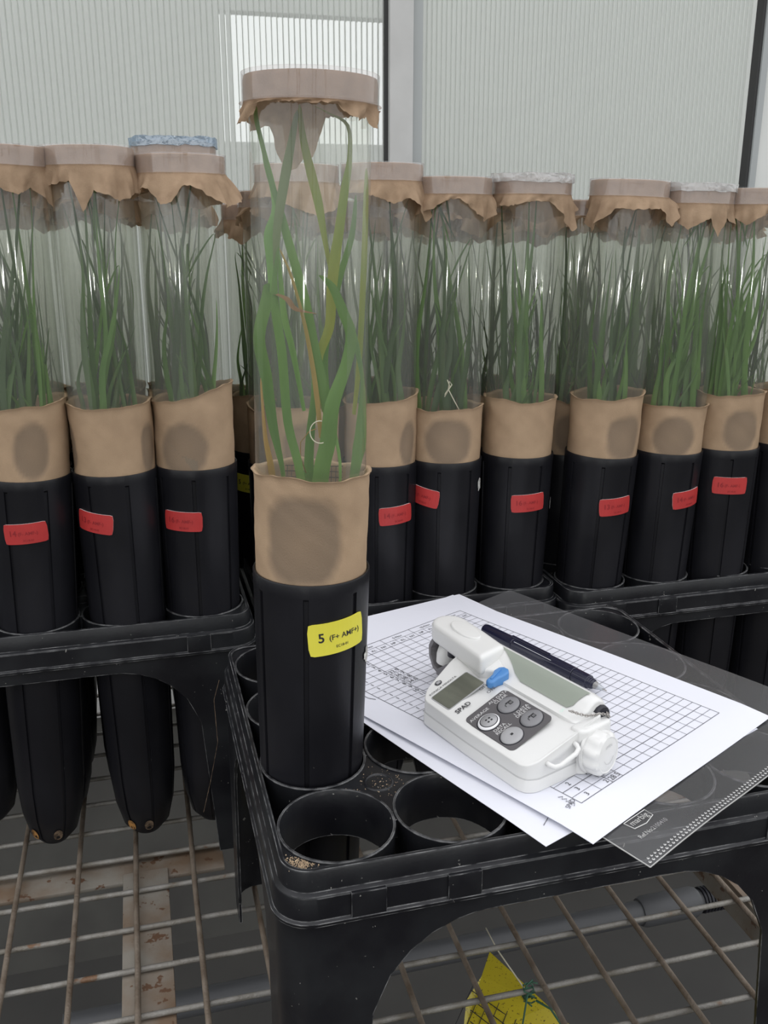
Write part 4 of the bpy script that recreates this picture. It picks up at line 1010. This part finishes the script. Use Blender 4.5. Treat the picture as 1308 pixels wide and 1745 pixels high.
def mtext(s_, size, W_, L_, m_, al='LEFT', lift=0.0004, name='lettering', bold=0.0, sx=1.0):
    v, f = text(s_, size, al, bold); x0, y0 = W_ / 1000, -L_ / 1000
    return MB().add([(x0 + x * sx, y0 + y, tz(x0 + x * sx) + lift) for x, y, z in v], f).obj(name, m_, mt)
LW = pmat('white_print', (0.62, 0.62, 0.62), 0.5)
GP = pmat('dark_grey_print', (0.05, 0.05, 0.055), 0.5)
mtext('SPAD', 0.0052, 5.5, 33.5, GP, bold=0.02, sx=0.92)
mtext('KONICA MINOLTA', 0.0026, 5.5, 4.8, GP, sx=1.0)
mtext('ON', 0.0038, 27.4, 29.8, GP, lift=0.0006); mtext('OFF', 0.0038, 28.4, 36.2, GP, lift=0.0006)
mtext('AVERAGE', 0.0034, 5.6, 47.0, LW); mtext('ALL DATA', 0.0033, 22.5, 44.6, LW); mtext('CLEAR', 0.0033, 25.0, 47.4, LW)
mtext('DATA', 0.0033, 8.6, 66.0, LW); mtext('RECALL', 0.0033, 8.0, 68.9, LW); mtext('1 DATA', 0.0033, 25.0, 65.4, LW); mtext('DELETE', 0.0033, 24.6, 68.1, LW)
# oval emblem: dark disc with pale bars
ov = MB().lathe([(0.0025, 0.0002), (0.0024, 0.0005), (0.0001, 0.0005)], 24).xf(lambda x, y, z: (0.0165 + x, 0.0010 + y * .9, tz(0.0165 + x) + z)).obj('oval_emblem', GP, mt)
bb = MB()
for q in (-.0009, -.0003, .0003, .0009): bb.add([(0.0165 + a_, 0.0010 + q + c_, tz(0.0165 + a_) + .0007) for a_, c_ in ((-.0014, -.00013), (.0014, -.00013), (.0014, .00013), (-.0014, .00013))], [(0, 1, 2, 3)])
bb.obj('emblem_bars', M['ring'], ov)
# blue rotary switch
bz0 = 0.0325
lever = [(32.8, 30.6), (33.6, 27.2), (40.5, 25.8), (44.0, 23.2), (48.2, 23.2), (50.8, 26), (50.8, 30.2), (48.4, 33.2), (44.5, 33.4), (40, 32.4), (35.0, 33.2)]
o = MB().prism(mm(lever), lambda p: 0.028, lambda p: 0.0345 + 0.25 * (p[0] - 0.040)).obj('power_switch', M['blue'], mt); bevel(o, 0.0014, 3)
o2 = MB().prism(mm([(35.6, 29.0), (45.8, 25.4), (47.2, 27.4), (36.4, 30.6)]), 0.033, lambda p: 0.0356 + 0.25 * (p[0] - 0.040)).obj('grip_ridge', M['blue'], o); bevel(o2, 0.0006)
# faint green pass mark
gr = pmat('faint_green_print', (0.45, 0.72, 0.6), 0.5)
mtext('QC', 0.0024, 43.0, 86.5, gr, lift=0.0004 - 0.0)
# end block, battery knob, strap loop
o = MB().prism(mm([(40, 97), (62, 95), (68, 101), (67, 105.5), (64, 107), (44, 108), (40, 105)]), 0.0, lambda p: 0.030).obj('end_block', M['white'], mt); bevel(o, 0.003, 3)
kn = MB(); n = 80; prof = [(0.0150, 0.0), (0.0158, 0.001), (0.0158, 0.0075), (0.0150, 0.0100), (0.0125, 0.0112), (0.0118, 0.0108), (0.0110, 0.0112), (0.0001, 0.0114)]
vs = []; fs = []
for q, (r, z) in enumerate(prof):
    for k in range(n):
        a_ = 2 * pi * k / n; d_ = 0.0015 * (0.5 + 0.5 * math.copysign(abs(cos(10 * a_)) ** 0.5, cos(10 * a_))) if q in (1, 2, 3) else 0
        vs.append(((r - d_) * cos(a_), (r - d_) * sin(a_), z))
for q in range(len(prof) - 1):
    for k in range(n): fs.append((q * n + k, q * n + (k + 1) % n, (q + 1) * n + (k + 1) % n, (q + 1) * n + k))
kn.add(vs, fs)
KM = Matrix.Translation((0.0520, -0.1068, 0.0142)) @ Matrix.Scale(0.88, 4) @ Matrix.Rotation(R(12), 4, 'Z') @ Matrix.Rotation(R(86), 4, 'X')
o = kn.xf(lambda x, y, z: tuple(KM @ Vector((x, y, z)))).obj('battery_knob', M['white'], mt, True, 40)
m_ = MB().lathe([(0.0163, -0.002), (0.0163, 0.0), (0.0150, 0.0002)], 48).xf(lambda x, y, z: tuple(KM @ Vector((x, y, z)))); m_.obj('knob_collar', M['white'], mt, True, 40)
v, f = text('OPEN', 0.0030, 'CENTER'); tt = MB().add([(x * 1.0, y + 0.0055, z + 0.0117) for x, y, z in v], f)
tt.add(*[(lambda vv: [(x, y - 0.0002, z) for x, y, z in vv])([(0.006 * cos(R(a_)) * q, 0.006 * sin(R(a_)) * q, 0.0117) for a_ in range(200, 341, 20) for q in (1.0, 1.06)]), [(2 * k, 2 * k + 1, 2 * k + 3, 2 * k + 2) for k in range(7)]])
tt.xf(lambda x, y, z: tuple(KM @ Vector((x, y, z)))).obj('knob_marking', M['seam'], o)
lp = MB().tube([(0.0150, -0.1035, 0.0175), (0.0150, -0.1070, 0.0170), (0.0165, -0.1098, 0.0165), (0.0200, -0.1108, 0.0170), (0.0320, -0.1108, 0.0205), (0.0355, -0.1095, 0.0218), (0.0370, -0.1065, 0.0225), (0.0370, -0.1030, 0.0228)], 0.0015, 10)
lp.obj('strap_loop', M['white'], mt, True)
pg = MB().lathe([(0.0001, 0.0075), (0.0052, 0.0074), (0.0062, 0.0062), (0.0066, 0.003), (0.0062, 0.0), (0.0001, 0.0)], 12)
PM = Matrix.Translation((0.0655, -0.0935, 0.0290)) @ Matrix.Rotation(R(80), 4, 'X')
pg.xf(lambda x, y, z: tuple(PM @ Vector((x, y, z)))).obj('socket_plug', M['black'], mt, True, 30)
cp = [Vector(p) for p in ((0.0675, -0.1008, 0.0300), (0.0668, -0.1030, 0.0290), (0.0640, -0.1022, 0.0310), (0.0600, -0.1010, 0.0318), (0.0560, -0.1000, 0.0318), (0.0520, -0.0985, 0.0320), (0.0490, -0.0950, 0.0325), (0.0465, -0.0920, 0.0335), (0.0440, -0.0895, 0.0340))]
chn = MB(); S_ = []
for i in range(len(cp) - 1):
    for k in range(3): S_.append(cp[i].lerp(cp[i + 1], k / 3) + Vector((0, -0.0006, 0.0018)))
for i, p in enumerate(S_[:-1]):
    d = (S_[i + 1] - p).normalized(); a_ = d.orthogonal().normalized(); b2 = d.cross(a_); sd = a_ if i % 2 else b2
    loop = [p + d * (0.0012 * cos(2 * pi * k / 10)) + sd * (0.0008 * sin(2 * pi * k / 10)) for k in range(11)]
    chn.tube(loop, 0.00026, 5, False)
chn.obj('chain', M['chain'], mt, True)

# ------------------------------------------------------------------ pen
pd = Vector((0.1546 - 0.0765, 0.5894 - 0.6997, 0)).normalized()
pen = thing('pen', 'dark navy fineliner pen with clear tip lying against the meter barrel', 'pen', (0.1530, 0.5825, TOPP + 0.0068), (0, 0, math.atan2(pd.y, pd.x)))
def penl(prof, name, m_, n=24): return MB().lathe([(r, z) for z, r in prof], n).xf(lambda x, y, z: (z, y, x)).obj(name, m_, pen, True, 30)
penl([(-0.126, 0.0001), (-0.126, 0.0042), (-0.124, 0.0047), (-0.092, 0.0052), (-0.0915, 0.0049)], 'pen_end', M['pen'])
penl([(-0.0915, 0.0048), (-0.091, 0.0053), (-0.030, 0.0053), (-0.0295, 0.0050)], 'pen_barrel', M['pen'])
penl([(-0.0295, 0.0047), (-0.029, 0.0051), (-0.016, 0.0050), (-0.0155, 0.0043), (-0.0148, 0.0043), (-0.0143, 0.0040), (-0.0133, 0.0040), (-0.0128, 0.0036), (-0.0118, 0.0036), (-0.0113, 0.0031), (-0.0100, 0.0029)], 'pen_grip', M['pen'])
penl([(-0.0100, 0.0029), (-0.0085, 0.0026), (-0.0030, 0.0014), (-0.0028, 0.0002)], 'pen_cone', M['penclear'])
penl([(-0.0035, 0.0005), (0.0002, 0.0004), (0.0005, 0.0001)], 'pen_nib', M['chain'])
MB().box((-0.095, -0.0012, 0.0050), (-0.055, 0.0012, 0.0062)).obj('pen_clip', M['pen'], pen)
MB().tube([(-0.089, -0.0036, 0.0041), (-0.050, -0.0036, 0.0041)], 0.00018, 4).obj('clip_highlight_strip', M['ring'], pen)

# ------------------------------------------------------------------ grit in the tray corner
gm = MB(); rs = random.Random(9)
def grain(x, y, s): 
    a_ = rs.uniform(0, 6.28); z = TOPN - 0.0005
    pts = [(x + s * cos(a_ + k * 2.1), y + s * sin(a_ + k * 2.1), z) for k in range(3)] + [(x, y, z + s * 1.1)]
    gm.add(pts, [(0, 1, 3), (1, 2, 3), (2, 0, 3)])
ca, sa = cos(R(15)), sin(R(15))
def TL(u, v): return (-0.0264 + u * .965 * ca - v * sa, 0.4473 + u * .965 * sa + v * ca)
for _ in range(420):
    u, v = -0.0245 + rs.gauss(0, .0042), -0.0262 + rs.gauss(0, .0032)
    if math.hypot(u, v) < 0.0345 or u < -0.034 or v < -0.034: continue
    grain(*TL(u, v), rs.uniform(.0002, .0006))
for _ in range(130):
    u, v = 0.0345 + rs.gauss(0, .010), 0.036 + rs.gauss(0, .010)
    if min(math.hypot(u - a_, v - b_) for a_ in (0, PITCH) for b_ in (0, PITCH)) < 0.0346: continue
    grain(*TL(u, v), rs.uniform(.00015, .0005))
gm.obj('spilled_grit', M['sand'], kind='stuff', label='pale tan grit spilled on the near corner of the nearest tray', category='grit')
# fine root thread hanging on the tray's left flank
fx, fy = TL(-0.0445, 0.235)
o = MB().tube([(fx, fy, TOP - 0.018), (fx - 0.003, fy - 0.01, TOP - 0.03), (fx + 0.002, fy - 0.03, TOP - 0.055), (fx - 0.004, fy - 0.035, TOP - 0.085), (fx - 0.010, fy - 0.04, TOP - 0.11)], 0.00025, 4).obj('root_fibre', M['soil'], None, label='thin brown root fibre hanging on the left flank of the nearest tray', category='fibre')

# ------------------------------------------------------------------ under the bench
BT_ = EYE - 0.585
tr = thing('sticky_trap', 'yellow sticky insect trap card with a grid, below the mesh at lower right', 'insect trap', (0, 0, BT_))
TPs = [(0.0895, 0.652), (0.0800, 0.625), (0.0655, 0.600), (0.0600, 0.570), (0.066, 0.50), (0.195, 0.50), (0.170, 0.555), (0.130, 0.595)]
def tzf(p): return -0.004 - 0.25 * max(0, 0.60 - p[1])
MB().prism(TPs[::-1], lambda p: tzf(p) - 0.0006, lambda p: tzf(p)).obj('card', M['trap'], tr)
gm = MB()
for k in range(9):
    a0 = (0.073 + 0.006 * k, 0.617 - 0.0065 * k); gm.tube([(a0[0], a0[1], tzf(a0) + .0003), (a0[0] - 0.03, a0[1] - 0.06, tzf((a0[0] - .03, a0[1] - .06)) + .0003)], 0.00035, 4)
for k in range(8):
    a0 = (0.070 - 0.001 * k, 0.610 - 0.009 * k); b0 = (a0[0] + 0.055, a0[1] - 0.045); gm.tube([(a0[0], a0[1], tzf(a0) + .0003), (b0[0], b0[1], tzf(b0) + .0003)], 0.00035, 4)
gm.obj('printed_grid', M['ink'], tr)
MB().lathe([(0.0001, 0.0004), (0.0036, 0.0004), (0.0036, 0.0)], 16).xf(lambda x, y, z: (0.1135 + x * .8, 0.606 + y * 1.4, tzf((0, .606)) + z + .0002)).obj('punched_hole', pmat('hole_dark_brown', (0.12, 0.07, 0.01), 0.8), tr)  # dark brown disc laid on the card for its hole
MB().tube([(0.087, 0.664, 0.010), (0.095, 0.645, 0.004), (0.1135, 0.608, -0.002)], 0.0006, 5).obj('hanging_string', M['thread'], tr, True)
te = MB()
rs = random.Random(2)
wx, wy, wz = 0.1090, 0.5680, BZ - 0.003
for k in range(4):
    pts = [(wx + 0.0045 * cos(q * 1.3 + k) + rs.uniform(-.001, .001), wy + 0.004 * sin(q * 1.1 + k * 2), wz + 0.006 - 0.0022 * q) for q in range(9)]; te.tube(pts, 0.0006, 5)
te.tube([(wx - 0.002, wy - 0.004, wz), (wx - 0.006, wy - 0.012, wz - 0.02), (wx - 0.008, wy - 0.02, wz - 0.035)], 0.0007, 5)
te.tube([(wx + 0.004, wy - 0.006, wz - 0.004), (wx + 0.014, wy - 0.012, wz - 0.006), (wx + 0.022, wy - 0.024, wz - 0.012), (wx + 0.026, wy - 0.03, wz - 0.018)], 0.0009, 5)
te.obj('twist_tie', M['tie'], None, True, label='green plastic twist tie knotted round the bench wires above the yellow trap', category='tie')
pp = thing('water_pipe', 'grey plastic water pipe with a threaded coupling, running under the bench', 'pipe', (0, 0, EYE - 0.72))
q0 = Vector((-0.30, 0.70, 0)); qd = Vector((UX, UY, 0))
MB().tube([q0 + qd * t for t in (0, 0.62)], 0.0125, 20).obj('pipe', M['pipe'], pp, True, 60)
MB().tube([q0 + qd * t for t in (0.60, 0.605, 0.665, 0.67)], [0.0145, 0.0165, 0.0165, 0.0145], 20).obj('coupling', M['pipe'], pp, True, 60)
m_ = MB(); 
for k in range(8): m_.tube([q0 + qd * (0.675 + k * .004), q0 + qd * (0.677 + k * .004)], [0.014, 0.0145], 20)
m_.obj('thread_rings', M['black'], pp, True, 60)
MB().tube([q0 + qd * t for t in (0.67, 1.1)], 0.0115, 20).obj('pipe', M['pipe'], pp, True, 60)
